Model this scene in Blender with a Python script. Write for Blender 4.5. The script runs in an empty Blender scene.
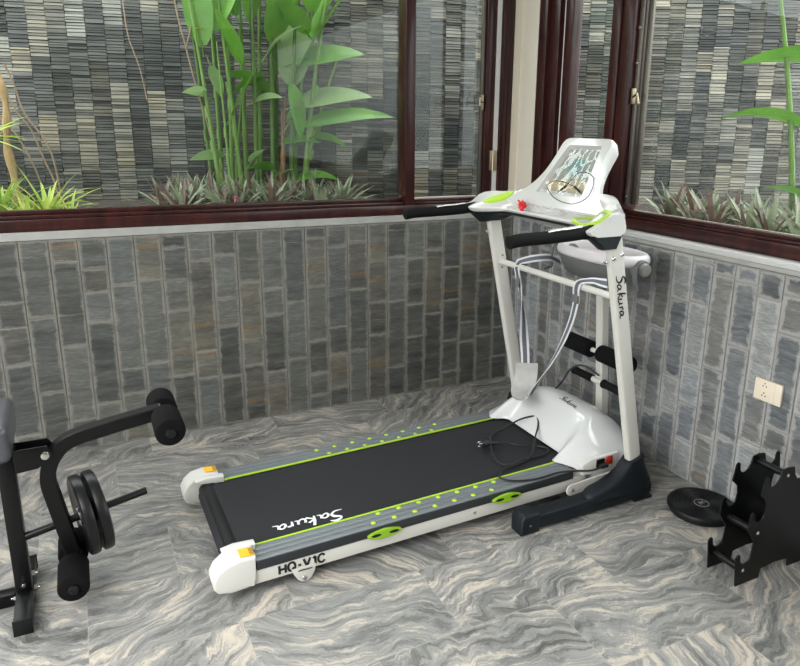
import bpy, bmesh, math, random
from mathutils import Vector, Matrix, noise
R = math.radians
PI = math.pi
scene = bpy.context.scene
C = scene.collection

# ------------------------------------------------------------------ render look
scene.view_settings.view_transform = 'Standard'
scene.view_settings.look = 'None'
scene.view_settings.gamma = 1.0
scene.view_settings.use_curve_mapping = False
scene.view_settings.exposure = 0.14
scene.cycles.use_denoising = True
scene.cycles.max_bounces = 8
scene.cycles.transparent_max_bounces = 12
scene.cycles.sample_clamp_indirect = 6.0
scene.cycles.caustics_reflective = False
scene.cycles.caustics_refractive = False

# ------------------------------------------------------------------ object helpers
def tag(o, label=None, cat=None, group=None, kind=None):
    if label: o['label'] = label
    if cat: o['category'] = cat
    if group: o['group'] = group
    if kind: o['kind'] = kind
    return o

def thing(name, label, cat, loc=(0, 0, 0), rotz=0.0, group=None, kind=None):
    o = bpy.data.objects.new(name, None)
    o.empty_display_size = 0.05
    C.objects.link(o)
    o.location = loc
    o.rotation_euler = (0, 0, rotz)
    return tag(o, label, cat, group, kind)

def obj(name, bm, mat, parent=None, smooth=40, mats=None):
    me = bpy.data.meshes.new(name)
    bmesh.ops.recalc_face_normals(bm, faces=bm.faces) if smooth is not None else None
    if smooth:
        ang = R(smooth)
        for f in bm.faces: f.smooth = True
        for e in bm.edges:
            if len(e.link_faces) == 2:
                e.smooth = e.calc_face_angle(0.0) < ang
    bm.to_mesh(me); bm.free()
    for m in (mats or [mat]): me.materials.append(m)
    o = bpy.data.objects.new(name, me)
    C.objects.link(o)
    if parent is not None: o.parent = parent
    return o

def NB(): return bmesh.new()

def box(bm, x0, x1, y0, y1, z0, z1, bev=0.0, seg=2, M=None):
    r = bmesh.ops.create_cube(bm, size=1.0)
    vs = r['verts']
    for v in vs:
        v.co = Vector((x0 + (v.co.x + .5) * (x1 - x0), y0 + (v.co.y + .5) * (y1 - y0), z0 + (v.co.z + .5) * (z1 - z0)))
    if bev > 0:
        es = set()
        for v in vs: es.update(v.link_edges)
        rr = bmesh.ops.bevel(bm, geom=list(es), offset=bev, segments=seg, affect='EDGES', profile=0.5)
        vs = list({v for f in rr['faces'] for v in f.verts} | {v for v in vs if v.is_valid})
    if M is not None:
        bmesh.ops.transform(bm, matrix=M, verts=vs)
    return vs

def frame_from(d):
    d = d.normalized()
    up = Vector((0, 0, 1)) if abs(d.z) < .95 else Vector((1, 0, 0))
    a = d.cross(up).normalized(); b = a.cross(d).normalized()
    return a, b

def loft(bm, rings, cap=True, closed=True):
    vr = [[bm.verts.new(p) for p in r] for r in rings]
    n = len(vr[0])
    for i in range(len(vr) - 1):
        for j in range(n if closed else n - 1):
            k = (j + 1) % n
            bm.faces.new((vr[i][j], vr[i][k], vr[i + 1][k], vr[i + 1][j]))
    if cap and closed:
        bm.faces.new(vr[0][::-1]); bm.faces.new(vr[-1])
    return vr

def cyl(bm, p0, p1, r0, r1=None, seg=20, bev=0.0):
    p0, p1 = Vector(p0), Vector(p1)
    r1 = r0 if r1 is None else r1
    d = p1 - p0; a, b = frame_from(d)
    u = d.normalized()
    prof = [(0, r0)] if bev <= 0 else [(0, r0 - bev), (bev * .3, r0 - bev * .3), (bev, r0)]
    L = d.length
    prof2 = [(L, r1)] if bev <= 0 else [(L - bev, r1), (L - bev * .3, r1 - bev * .3), (L, r1 - bev)]
    rings = []
    for s, rr in prof + prof2:
        rings.append([p0 + u * s + a * (rr * math.cos(2 * PI * j / seg)) + b * (rr * math.sin(2 * PI * j / seg)) for j in range(seg)])
    loft(bm, rings)

def spline(pts, n=6, closed=False):
    P = [Vector(p) for p in pts]
    out = []
    m = len(P)
    rng = range(m if closed else m - 1)
    for i in rng:
        if closed:
            p0, p1, p2, p3 = P[(i - 1) % m], P[i], P[(i + 1) % m], P[(i + 2) % m]
        else:
            p1, p2 = P[i], P[i + 1]
            p0 = P[i - 1] if i > 0 else p1 * 2 - p2
            p3 = P[i + 2] if i + 2 < m else p2 * 2 - p1
        for k in range(n):
            t = k / n
            out.append(.5 * ((2 * p1) + (p2 - p0) * t + (2 * p0 - 5 * p1 + 4 * p2 - p3) * t * t + (3 * p1 - p0 - 3 * p2 + p3) * t ** 3))
    if not closed: out.append(P[-1])
    return out

def tube(bm, pts, r, seg=10, n=6, smooth=True, rad=None):
    P = spline(pts, n) if smooth else [Vector(p) for p in pts]
    rings = []
    m = len(P)
    prev = None
    for i, p in enumerate(P):
        d = (P[min(i + 1, m - 1)] - P[max(i - 1, 0)])
        if d.length < 1e-9: d = Vector((0, 0, 1))
        d.normalize()
        if prev is None: a, b = frame_from(d)
        else:
            a = (prev - d * prev.dot(d)).normalized(); b = a.cross(d)
        prev = a
        rr = rad(i / (m - 1)) if rad else r
        rings.append([p + a * (rr * math.cos(2 * PI * j / seg)) + b * (rr * math.sin(2 * PI * j / seg)) for j in range(seg)])
    loft(bm, rings)

def sweep_rect(bm, pts, side, hw, hh, n=6, smooth=True, rnd=.0):
    """rectangular bar swept along a path; side = constant unit vector across it"""
    P = spline(pts, n) if smooth else [Vector(p) for p in pts]
    S = Vector(side).normalized(); m = len(P)
    rings = []
    for i, p in enumerate(P):
        d = (P[min(i + 1, m - 1)] - P[max(i - 1, 0)]).normalized()
        N = d.cross(S).normalized()
        c = rnd
        prof = [(hw, -hh + c), (hw, hh - c), (hw - c, hh), (-hw + c, hh), (-hw, hh - c), (-hw, -hh + c), (-hw + c, -hh), (hw - c, -hh)] if c > 0 else [(hw, -hh), (hw, hh), (-hw, hh), (-hw, -hh)]
        rings.append([p + S * a + N * b for a, b in prof])
    loft(bm, rings)

def prism(bm, poly, y0, y1, bev=0.0, seg=2, axis='y'):
    """polygon in XZ extruded along Y (or XY along Z, or YZ along X)"""
    def q(a, b, t):
        return Vector((a, t, b)) if axis == 'y' else (Vector((a, b, t)) if axis == 'z' else Vector((t, a, b)))
    v0 = [bm.verts.new(q(a, b, y0)) for a, b in poly]
    v1 = [bm.verts.new(q(a, b, y1)) for a, b in poly]
    n = len(poly); fs = []
    f0 = bm.faces.new(v0[::-1]); f1 = bm.faces.new(v1)
    for i in range(n):
        k = (i + 1) % n
        bm.faces.new((v0[i], v0[k], v1[k], v1[i]))
    if bev > 0:
        es = list(set(f0.edges) | set(f1.edges))
        bmesh.ops.bevel(bm, geom=es, offset=bev, segments=seg, affect='EDGES', profile=0.5)

def ribbon(bm, pts, widths, nrm, th=.0008, n=5, smooth=True):
    """flat brush stroke lying in the plane with normal nrm"""
    P = spline(pts, n) if smooth else [Vector(p) for p in pts]
    m = len(P); N = Vector(nrm).normalized(); rings = []
    for i, p in enumerate(P):
        d = (P[min(i + 1, m - 1)] - P[max(i - 1, 0)]).normalized()
        s = d.cross(N).normalized()
        t = i / (m - 1)
        k = t * (len(widths) - 1); a = int(min(k, len(widths) - 2)); w = widths[a] * (1 - (k - a)) + widths[a + 1] * (k - a)
        rings.append([p - s * w, p + s * w, p + s * w + N * th, p - s * w + N * th])
    loft(bm, rings)

def set_uv(bm, faces, fn):
    pass

# ------------------------------------------------------------------ material helpers
def mat(name, base, rough=.5, metal=0.0, spec=.5, coat=0.0, coat_r=.05, bump=None, var=0.0, vscale=20, sheen=0.0, trans=0.0, alpha=1.0, emit=None):
    m = bpy.data.materials.new(name); m.use_nodes = True
    nt = m.node_tree; N = nt.nodes; L = nt.links
    b = N['Principled BSDF']
    b.inputs['Base Color'].default_value = (*base, 1)
    b.inputs['Roughness'].default_value = rough
    b.inputs['Metallic'].default_value = metal
    b.inputs['Specular IOR Level'].default_value = spec
    b.inputs['Coat Weight'].default_value = coat
    b.inputs['Coat Roughness'].default_value = coat_r
    b.inputs['Sheen Weight'].default_value = sheen
    b.inputs['Transmission Weight'].default_value = trans
    b.inputs['Alpha'].default_value = alpha
    tc = N.new('ShaderNodeTexCoord')
    no = N.new('ShaderNodeTexNoise'); no.inputs['Scale'].default_value = vscale; no.inputs['Detail'].default_value = 4
    L.new(tc.outputs['Object'], no.inputs['Vector'])
    mx = N.new('ShaderNodeMix'); mx.data_type = 'RGBA'
    v = max(var, .02)
    mx.inputs['A'].default_value = (*[max(0, c * (1 - v)) for c in base], 1)
    mx.inputs['B'].default_value = (*[min(1, c * (1 + v)) for c in base], 1)
    L.new(no.outputs['Fac'], mx.inputs['Factor']); L.new(mx.outputs['Result'], b.inputs['Base Color'])
    if bump:
        n2 = N.new('ShaderNodeTexNoise'); n2.inputs['Scale'].default_value = bump[0]; n2.inputs['Detail'].default_value = 3
        L.new(tc.outputs['Object'], n2.inputs['Vector'])
        bp = N.new('ShaderNodeBump'); bp.inputs['Strength'].default_value = bump[1]; bp.inputs['Distance'].default_value = bump[2] if len(bump) > 2 else .002
        L.new(n2.outputs['Fac'], bp.inputs['Height']); L.new(bp.outputs['Normal'], b.inputs['Normal'])
    return m

class G:
    """small node-graph helper"""
    def __init__(s, name):
        s.m = bpy.data.materials.new(name); s.m.use_nodes = True
        s.N = s.m.node_tree.nodes; s.L = s.m.node_tree.links; s.b = s.N['Principled BSDF']
    def n(s, t, **k):
        x = s.N.new('ShaderNode' + t)
        for a, v in k.items(): setattr(x, a, v)
        return x
    def put(s, sock, v):
        if v is None: return
        if isinstance(v, (int, float)): sock.default_value = v
        elif isinstance(v, tuple): sock.default_value = v if len(v) != 3 or sock.type == 'VECTOR' else (*v, 1)
        else: s.L.new(v, sock)
    def math(s, op, a, b=None, c=None, clamp=False):
        x = s.n('Math', operation=op); x.use_clamp = clamp
        s.put(x.inputs[0], a)
        if b is not None: s.put(x.inputs[1], b)
        if c is not None: s.put(x.inputs[2], c)
        return x.outputs[0]
    def mix(s, f, a, b, bt='MIX'):
        x = s.n('Mix', data_type='RGBA', blend_type=bt)
        s.put(x.inputs['Factor'], f); s.put(x.inputs['A'], a); s.put(x.inputs['B'], b)
        return x.outputs['Result']
    def noise(s, v, scale, detail=4, rough=.55, dist=0.0, out='Fac'):
        x = s.n('TexNoise'); s.put(x.inputs['Vector'], v)
        x.inputs['Scale'].default_value = scale; x.inputs['Detail'].default_value = detail
        x.inputs['Roughness'].default_value = rough; x.inputs['Distortion'].default_value = dist
        return x.outputs[out]
    def ramp(s, f, stops):
        x = s.n('ValToRGB'); cr = x.color_ramp
        while len(cr.elements) < len(stops): cr.elements.new(.5)
        for e, (p, c) in zip(cr.elements, stops):
            e.position = p; e.color = (*c, 1) if len(c) == 3 else c
        s.put(x.inputs[0], f); return x.outputs[0]
    def rng(s, v, a, b, c=0.0, d=1.0, smooth=False):
        x = s.n('MapRange'); x.clamp = True
        if smooth: x.interpolation_type = 'SMOOTHSTEP'
        s.put(x.inputs[0], v); s.put(x.inputs[1], a); s.put(x.inputs[2], b); s.put(x.inputs[3], c); s.put(x.inputs[4], d)
        return x.outputs[0]
    def vec(s, x_, y_, z_):
        x = s.n('CombineXYZ'); s.put(x.inputs[0], x_); s.put(x.inputs[1], y_); s.put(x.inputs[2], z_); return x.outputs[0]
    def sep(s, v):
        x = s.n('SeparateXYZ'); s.put(x.inputs[0], v); return x.outputs
    def vm(s, op, a, b=None):
        x = s.n('VectorMath', operation=op); s.put(x.inputs[0], a)
        if b is not None: s.put(x.inputs[1], b)
        return x.outputs[0]
    def bump(s, h, st=.3, dist=.003):
        x = s.n('Bump'); x.inputs['Strength'].default_value = st; x.inputs['Distance'].default_value = dist
        s.put(x.inputs['Height'], h); s.L.new(x.outputs[0], s.b.inputs['Normal'])

def slate_tile(name, dark, light, chalk, rust_p=.8, light_bias=0.0, smear=.016):
    """slate tile: horizontal bedding, chalky grout smear round the edges, the odd rust line"""
    g = G(name)
    uv1 = g.n('UVMap', uv_map='UVMap').outputs[0]; uv2 = g.n('UVMap', uv_map='far').outputs[0]
    at = g.n('Attribute', attribute_name='tile'); tc = g.sep(at.outputs['Color'])
    u, v, _ = g.sep(uv1); u2, v2, _ = g.sep(uv2)
    off = g.math('MULTIPLY', tc[0], 37.0)
    # horizontal bedding, gently wavy
    w = g.noise(g.vec(g.math('ADD', g.math('MULTIPLY', u, 14.0), off), g.math('MULTIPLY', v, 4.0), off), 1.0, 3)
    vv = g.math('ADD', v, g.math('MULTIPLY', w, .03))
    bed = g.noise(g.vec(g.math('MULTIPLY', u, 3.0), g.math('MULTIPLY', vv, 26.0), off), 1.0, 5, .65)
    fine = g.noise(g.vec(g.math('MULTIPLY', u, 30.0), g.math('MULTIPLY', vv, 130.0), off), 1.0, 3, .6)
    big = g.noise(g.vec(g.math('MULTIPLY', u, 5.0), g.math('MULTIPLY', vv, 7.0), g.math('ADD', off, 5.0)), 1.0, 2)
    mid = g.noise(g.vec(g.math('MULTIPLY', u, 6.0), g.math('MULTIPLY', vv, 75.0), g.math('ADD', off, 2.0)), 1.0, 4, .7)
    step = g.math('MULTIPLY', g.rng(tc[1], .66, .72), light_bias)
    t = g.math('ADD', g.math('MULTIPLY', tc[1], .16), g.math('ADD', g.math('MULTIPLY', bed, .62), g.math('MULTIPLY', mid, .42)))
    t = g.math('ADD', t, g.math('ADD', g.math('MULTIPLY', big, .25), step))
    t = g.rng(t, .50, 1.06)
    col = g.mix(t, dark, light)
    col = g.mix(g.math('MULTIPLY', g.rng(fine, .42, .62, 1, 0), .35), col, dark)
    hue = g.mix(tc[2], (.96, 1.0, 1.04), (1.04, 1.0, .93))
    col = g.mix(1.0, col, hue, 'MULTIPLY')
    # warm stain in the middle of some tiles
    st = g.math('MULTIPLY', g.rng(tc[2], .55, 1.0), g.rng(big, .5, .75))
    col = g.mix(g.math('MULTIPLY', st, .35), col, (.22, .18, .11))
    # rust line
    rv = g.math('ADD', .06, g.math('MULTIPLY', tc[0], .2))
    rd = g.math('ABSOLUTE', g.math('SUBTRACT', vv, rv))
    rl = g.math('MULTIPLY', g.rng(rd, .003, .009, 1.0, 0.0), g.math('GREATER_THAN', tc[2], rust_p))
    rl = g.math('MULTIPLY', rl, g.rng(fine, .3, .6))
    col = g.mix(g.math('MULTIPLY', rl, .8), col, (.22, .105, .03))
    # chalky edges
    e = g.math('MINIMUM', g.math('MINIMUM', u, u2), g.math('MINIMUM', g.math('MULTIPLY', v, 1.3), g.math('MULTIPLY', v2, 1.3)))
    obj_ = g.n('TexCoord').outputs['Object']
    en = g.noise(obj_, 17.0, 5, .7)
    ew = g.math('MULTIPLY', g.rng(en, .36, .74), smear)
    ed = g.rng(g.math('SUBTRACT', e, ew), -.006, .009, 1.0, 0.0, True)
    col = g.mix(g.math('MULTIPLY', ed, .55), col, chalk)
    # stray horizontal chalk streaks
    sk = g.noise(g.vec(g.math('MULTIPLY', u, 4.0), g.math('MULTIPLY', vv, 60.0), g.math('ADD', off, 9.0)), 1.0, 2)
    col = g.mix(g.rng(sk, .66, .76, 0, .4), col, chalk)
    g.L.new(col, g.b.inputs['Base Color'])
    g.b.inputs['Roughness'].default_value = .5
    g.L.new(g.rng(fine, .2, .8, .38, .6), g.b.inputs['Roughness'])
    g.bump(g.math('ADD', g.math('MULTIPLY', bed, .5), g.math('MULTIPLY', mid, .8)), .5, .003)
    return g.m

def floor_mat():
    g = G('swirled granite floor tiles')
    o = g.n('TexCoord').outputs['Object']; x, y, _ = g.sep(o)
    TW, TH = .60, .33
    ys = g.math('DIVIDE', g.math('ADD', y, .2), TH)
    row = g.math('FLOOR', ys)
    par = g.math('MODULO', g.math('ADD', row, 200.0), 2.0)
    xs = g.math('ADD', g.math('DIVIDE', g.math('ADD', x, .285), TW), g.math('MULTIPLY', g.math('ADD', g.math('MULTIPLY', row, .31), par), .4))
    colm = g.math('FLOOR', xs)
    fu = g.math('FRACT', xs); fv = g.math('FRACT', ys)
    wn = g.n('TexWhiteNoise', noise_dimensions='3D'); g.put(wn.inputs[0], g.vec(row, colm, 3.0))
    rnd = g.sep(wn.outputs['Color'])
    # per-tile rotated + shifted coordinates
    ang = g.math('MULTIPLY', g.math('SUBTRACT', rnd[0], .5), 2.1)
    ca = g.math('COSINE', ang); sa = g.math('SINE', ang)
    xr = g.math('ADD', g.math('MULTIPLY', x, ca), g.math('MULTIPLY', y, sa))
    yr = g.math('SUBTRACT', g.math('MULTIPLY', y, ca), g.math('MULTIPLY', x, sa))
    p = g.vec(g.math('ADD', xr, g.math('MULTIPLY', rnd[1], 20)), g.math('ADD', yr, g.math('MULTIPLY', rnd[2], 20)), g.math('MULTIPLY', rnd[1], 7))
    w1 = g.n('TexNoise'); g.put(w1.inputs['Vector'], p); w1.inputs['Scale'].default_value = 2.2; w1.inputs['Detail'].default_value = 2
    wv = g.vm('MULTIPLY', g.vm('SUBTRACT', w1.outputs['Color'], (.5, .5, .5)), (.40, .40, .0))
    p2 = g.vm('ADD', p, wv)
    w2 = g.n('TexNoise'); g.put(w2.inputs['Vector'], p2); w2.inputs['Scale'].default_value = 8; w2.inputs['Detail'].default_value = 5; w2.inputs['Roughness'].default_value = .62
    p3 = g.vm('ADD', p2, g.vm('MULTIPLY', g.vm('SUBTRACT', w2.outputs['Color'], (.5, .5, .5)), (.10, .10, 0)))
    st = g.vm('MULTIPLY', p3, (5.0, 44.0, 1.0))
    v1 = g.noise(st, 1.0, 4, .6)
    v2 = g.noise(g.vm('MULTIPLY', p3, (16.0, 190.0, 1.0)), 1.0, 3, .6)
    v3 = g.noise(g.vm('MULTIPLY', p2, (2.5, 9.0, 1.0)), 1.0, 3)
    t = g.math('ADD', g.math('MULTIPLY', v1, .50), g.math('ADD', g.math('MULTIPLY', v2, .26), g.math('MULTIPLY', v3, .32)))
    col = g.ramp(t, [(.40, (.075, .073, .068)), (.47, (.145, .144, .137)), (.535, (.238, .238, .231)), (.575, (.31, .30, .278)), (.62, (.50, .44, .37)), (.70, (.60, .53, .45))])
    col = g.mix(g.rng(rnd[2], 0, 1, 0, .18), col, (.24, .245, .235))
    # joints
    du = g.math('MULTIPLY', g.math('MINIMUM', fu, g.math('SUBTRACT', 1.0, fu)), TW)
    dv = g.math('MULTIPLY', g.math('MINIMUM', fv, g.math('SUBTRACT', 1.0, fv)), TH)
    dj = g.math('MINIMUM', du, dv)
    jm = g.rng(dj, .0008, .002, 1, 0)
    col = g.mix(g.math('MULTIPLY', jm, .55), col, (.38, .35, .30))
    g.L.new(col, g.b.inputs['Base Color'])
    g.L.new(g.rng(v2, .2, .8, .34, .5), g.b.inputs['Roughness'])
    g.b.inputs['Specular IOR Level'].default_value = .35
    g.bump(g.math('SUBTRACT', g.math('MULTIPLY', v2, .3), jm), .12, .002)
    return g.m

def strip_mat():
    g = G('split slate strips')
    at = g.n('Attribute', attribute_name='tile'); c = g.sep(at.outputs['Color'])
    o = g.n('TexCoord').outputs['Object']; x, y, z = g.sep(o)
    h = g.math('ADD', x, y)
    n1 = g.noise(g.vec(g.math('MULTIPLY', h, 12.0), g.math('MULTIPLY', z, 110.0), g.math('MULTIPLY', c[0], 9)), 1.0, 3)
    n2 = g.noise(o, 2.2, 3)
    t = g.math('ADD', g.math('MULTIPLY', c[0], .6), g.math('ADD', g.math('MULTIPLY', c[1], .34), g.math('MULTIPLY', n1, .35)))
    t = g.math('ADD', t, g.math('MULTIPLY', g.math('SUBTRACT', n2, .5), .5))
    col = g.ramp(g.rng(t, .2, 1.05), [(0, (.016, .018, .018)), (.35, (.050, .053, .051)), (.65, (.130, .130, .120)), (1, (.30, .29, .25))])
    warm = g.mix(c[2], (.97, 1.0, 1.02), (1.10, 1.0, .84))
    col = g.mix(1.0, col, warm, 'MULTIPLY')
    g.L.new(col, g.b.inputs['Base Color']); g.b.inputs['Roughness'].default_value = .55
    g.bump(n1, .4, .003)
    return g.m

def glass_mat(name='window glass', tint=(.97, .99, .98)):
    m = bpy.data.materials.new(name); m.use_nodes = True
    N = m.node_tree.nodes; L = m.node_tree.links
    N.remove(N['Principled BSDF']); out = N['Material Output']
    tr = N.new('ShaderNodeBsdfTransparent'); tr.inputs[0].default_value = (*tint, 1)
    gl = N.new('ShaderNodeBsdfGlossy'); gl.inputs['Roughness'].default_value = .01
    fr = N.new('ShaderNodeLayerWeight'); fr.inputs['Blend'].default_value = .5
    pw = N.new('ShaderNodeMath'); pw.operation = 'POWER'; pw.inputs[1].default_value = 4.0
    mu = N.new('ShaderNodeMath'); mu.operation = 'MULTIPLY_ADD'; mu.inputs[1].default_value = .9; mu.inputs[2].default_value = .03; mu.use_clamp = True
    mx = N.new('ShaderNodeMixShader')
    L.new(fr.outputs['Facing'], pw.inputs[0]); L.new(pw.outputs[0], mu.inputs[0]); L.new(mu.outputs[0], mx.inputs[0]); L.new(tr.outputs[0], mx.inputs[1]); L.new(gl.outputs[0], mx.inputs[2])
    L.new(mx.outputs[0], out.inputs[0])
    return m

def film_mat(name, a=.35, rough=.12, bump=60):
    """clear crinkled plastic film"""
    m = bpy.data.materials.new(name); m.use_nodes = True
    N = m.node_tree.nodes; L = m.node_tree.links
    b = N['Principled BSDF']; b.inputs['Base Color'].default_value = (.9, .91, .92, 1); b.inputs['Roughness'].default_value = rough
    b.inputs['Specular IOR Level'].default_value = .9; b.inputs['Alpha'].default_value = a
    tc = N.new('ShaderNodeTexCoord'); no = N.new('ShaderNodeTexNoise'); no.inputs['Scale'].default_value = bump; no.inputs['Detail'].default_value = 1
    L.new(tc.outputs['Object'], no.inputs['Vector']); bp = N.new('ShaderNodeBump'); bp.inputs['Strength'].default_value = 1.0; bp.inputs['Distance'].default_value = .01
    L.new(no.outputs['Fac'], bp.inputs['Height']); L.new(bp.outputs[0], b.inputs['Normal'])
    return m

def leaf_mat(name, c1, c2, vein=(.35, .5, .15), rough=.35, trans=.25):
    g = G(name)
    uv = g.n('UVMap', uv_map='UVMap').outputs[0]; u, v, _ = g.sep(uv)
    o = g.n('TexCoord').outputs['Object']
    n = g.noise(o, 9.0, 3)
    col = g.mix(n, c1, c2)
    mid = g.rng(g.math('ABSOLUTE', g.math('SUBTRACT', u, .5)), .012, .04, 1, 0)
    ribs = g.math('SINE', g.math('MULTIPLY', g.math('ADD', v, g.math('MULTIPLY', g.math('ABSOLUTE', g.math('SUBTRACT', u, .5)), -.35)), 150.0))
    col = g.mix(g.math('MULTIPLY', g.rng(ribs, .2, 1), .15), col, vein)
    col = g.mix(g.math('MULTIPLY', mid, .6), col, vein)
    g.L.new(col, g.b.inputs['Base Color']); g.b.inputs['Roughness'].default_value = rough
    g.bump(ribs, .15, .002)
    # let some daylight through the blade
    ad = g.n('MixShader'); tl = g.n('BsdfTranslucent'); g.L.new(col, tl.inputs[0])
    ad.inputs[0].default_value = trans
    g.L.new(g.b.outputs[0], ad.inputs[1]); g.L.new(tl.outputs[0], ad.inputs[2])
    g.L.new(ad.outputs[0], g.N['Material Output'].inputs[0])
    return g.m

def wood_mat():
    g = G('varnished dark red wood')
    o = g.n('TexCoord').outputs['Object']
    v = g.vm('MULTIPLY', o, (14.0, 14.0, 2.0))
    n = g.noise(v, 1.6, 5, .6, .6)
    col = g.ramp(n, [(.25, (.013, .004, .0035)), (.5, (.034, .008, .007)), (.8, (.075, .017, .013))])
    g.L.new(col, g.b.inputs['Base Color']); g.b.inputs['Roughness'].default_value = .3
    g.b.inputs['Coat Weight'].default_value = .22; g.b.inputs['Specular IOR Level'].default_value = .3; g.b.inputs['Coat Roughness'].default_value = .15
    g.bump(n, .08, .002)
    return g.m

M_floor = floor_mat()
M_tileB = slate_tile('grey green slate wall tile', (.032, .034, .031), (.20, .20, .182), (.28, .268, .235), .70, .06, .020)
M_tileR = slate_tile('blue grey slate wall tile', (.062, .069, .077), (.37, .38, .38), (.48, .475, .46), .93, .20, .028)
M_grout = mat('sandy grout', (.33, .31, .275), .9, var=.15, vscale=60)
M_cap = mat('grey stone capping', (.36, .36, .34), .6, var=.25, vscale=14, bump=(50, .3))
M_capW = mat('pale stone sill', (.56, .555, .54), .45, var=.1, vscale=14)
M_strip = strip_mat()
M_dark = mat('dark mortar backing', (.02, .021, .022), .9)
M_wood = wood_mat()
M_bronze = mat('dull bronze metal strip', (.16, .145, .12), .38, .7, var=.1)
M_brass = mat('worn brass hardware', (.45, .38, .27), .35, .9, var=.1)
M_plaster = mat('cream painted plaster', (.74, .69, .58), .75, var=.04, vscale=8, bump=(40, .1))
M_farwall = mat('grey stone wall face', (.13, .135, .13), .7, var=.3, vscale=9)
M_ceil = mat('white ceiling paint', (.78, .77, .74), .8)
M_glass = glass_mat()
M_soil = mat('dark garden soil', (.055, .045, .035), .95, var=.4, vscale=30, bump=(40, 1, .02))

M_white = mat('white powder coated steel', (.60, .585, .54), .35, coat=.2, var=.02)
M_whiteP = mat('glossy white moulded plastic', (.63, .625, .605), .16, coat=.6, coat_r=.04, var=.015)
M_whiteC = mat('warm white moulded end cap', (.64, .63, .59), .33, var=.02, bump=(300, .08, .0008))
M_hood = mat('shiny white motor cover plastic', (.63, .63, .63), .13, coat=.8, coat_r=.03, var=.01)
M_blk = mat('satin black plastic', (.005, .0055, .006), .45, var=.1, spec=.3)
M_navy = mat('charcoal blue plastic', (.0085, .0115, .015), .5, spec=.28, var=.1, bump=(400, .1, .0006))
M_belt = mat('black textured running belt', (.026, .026, .029), .7, spec=.14, var=.16, vscale=240, bump=(420, .5, .0012))
M_rail = mat('brushed grey side rail', (.20, .22, .235), .36, .3, var=.12, vscale=40)
M_railedge = mat('dark rail edge', (.02, .023, .025), .4, var=.1)
M_lime = mat('lime green plastic', (.42, .66, .03), .4, var=.04)
M_limeD = mat('deep lime green plastic', (.25, .46, .02), .35, var=.04)
M_yel = mat('orange warning sticker', (.93, .50, .02), .5)
M_stick = mat('brown sticker print', (.30, .15, .03), .5)
M_ink = mat('black lettering', (.008, .008, .008), .5)
M_wink = mat('white lettering', (.78, .78, .78), .5)
M_grip = mat('black foam grip', (.006, .006, .0065), .75, spec=.14, var=.15, bump=(260, .3, .001))
M_foam = mat('black foam roller', (.005, .005, .005), .9, spec=.12, var=.15, bump=(200, .4, .0012))
M_chrome = mat('bright steel', (.62, .61, .58), .22, 1.0)
M_blksteel = mat('gloss black powder coated steel', (.0028, .003, .0033), .38, spec=.28, coat=.06, coat_r=.2, var=.1)
M_rub = mat('black rubber cable', (.010, .010, .011), .45)
M_red = mat('red cord', (.75, .02, .03), .45)
M_redsw = mat('red rocker switch', (.45, .03, .02), .25, coat=.5)
M_pink = mat('pale pink vinyl', (.66, .55, .57), .35, coat=.2, var=.02)
M_pad = mat('soft white vinyl rim', (.66, .63, .635), .35, coat=.2, var=.02)
M_greyP = mat('mid grey plastic', (.13, .133, .13), .4, var=.05)
M_greyL = mat('warm grey plastic knob', (.22, .22, .20), .4, var=.05)
M_strap = mat('white webbing', (.62, .61, .63), .8, var=.06, vscale=120, bump=(300, .4, .001))
M_strapD = mat('dark grey webbing stripe', (.10, .11, .13), .85, var=.1, vscale=120, bump=(300, .4, .001))
M_padg = mat('wrinkled grey vinyl pad', (.42, .41, .40), .45, var=.12, vscale=30, bump=(60, .6, .004))
M_film = film_mat('clear crinkled film', .38)
M_filmL = film_mat('clear glossy film', .07, .05, 30)
M_bench = mat('dark grey padded vinyl', (.075, .075, .088), .3, coat=.25, var=.08, bump=(30, .15, .003))
M_outlet = mat('ivory outlet plastic', (.80, .70, .56), .35, var=.02)
M_teal = mat('teal print', (.15, .28, .25), .4)
M_beige = mat('beige print', (.52, .43, .26), .4)
M_scr = mat('pale grey green screen print', (.30, .33, .28), .35, var=.1)
M_heli = leaf_mat('glossy heliconia leaf', (.055, .20, .02), (.19, .42, .05), (.42, .62, .16))
M_heliL = leaf_mat('pale underside heliconia leaf', (.22, .38, .13), (.38, .54, .25), (.6, .74, .45), .5, .35)
M_stalk = mat('green stalk', (.15, .27, .055), .45, var=.35, vscale=7)
M_stalkD = mat('dark green stalk', (.09, .17, .035), .5, var=.4, vscale=7)
M_stalkB = mat('brown dried stalk', (.23, .12, .05), .7, var=.35, vscale=9)
M_rhoeo = leaf_mat('silvery striped leaf', (.17, .215, .12), (.37, .41, .29), (.58, .60, .48), .5, .2)
M_rhoeoP = leaf_mat('purple brown leaf', (.12, .075, .06), (.25, .17, .14), (.35, .3, .22), .5, .2)
M_spider = leaf_mat('bright strap leaf', (.30, .50, .06), (.56, .68, .16), (.75, .8, .4), .45, .3)
M_spiderY = leaf_mat('yellow green strap leaf', (.55, .62, .12), (.75, .74, .30), (.8, .8, .5), .45, .3)
M_bark = mat('tan woody bark', (.40, .27, .13), .85, var=.4, vscale=18, bump=(50, .8, .004))
M_root = mat('dry brown vine', (.30, .22, .15), .85, var=.3, vscale=18)
M_flower = mat('pink petals', (.75, .20, .42), .5)
M_yleaf = leaf_mat('yellowing leaf', (.75, .48, .03), (.85, .65, .08), (.6, .55, .1))

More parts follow.
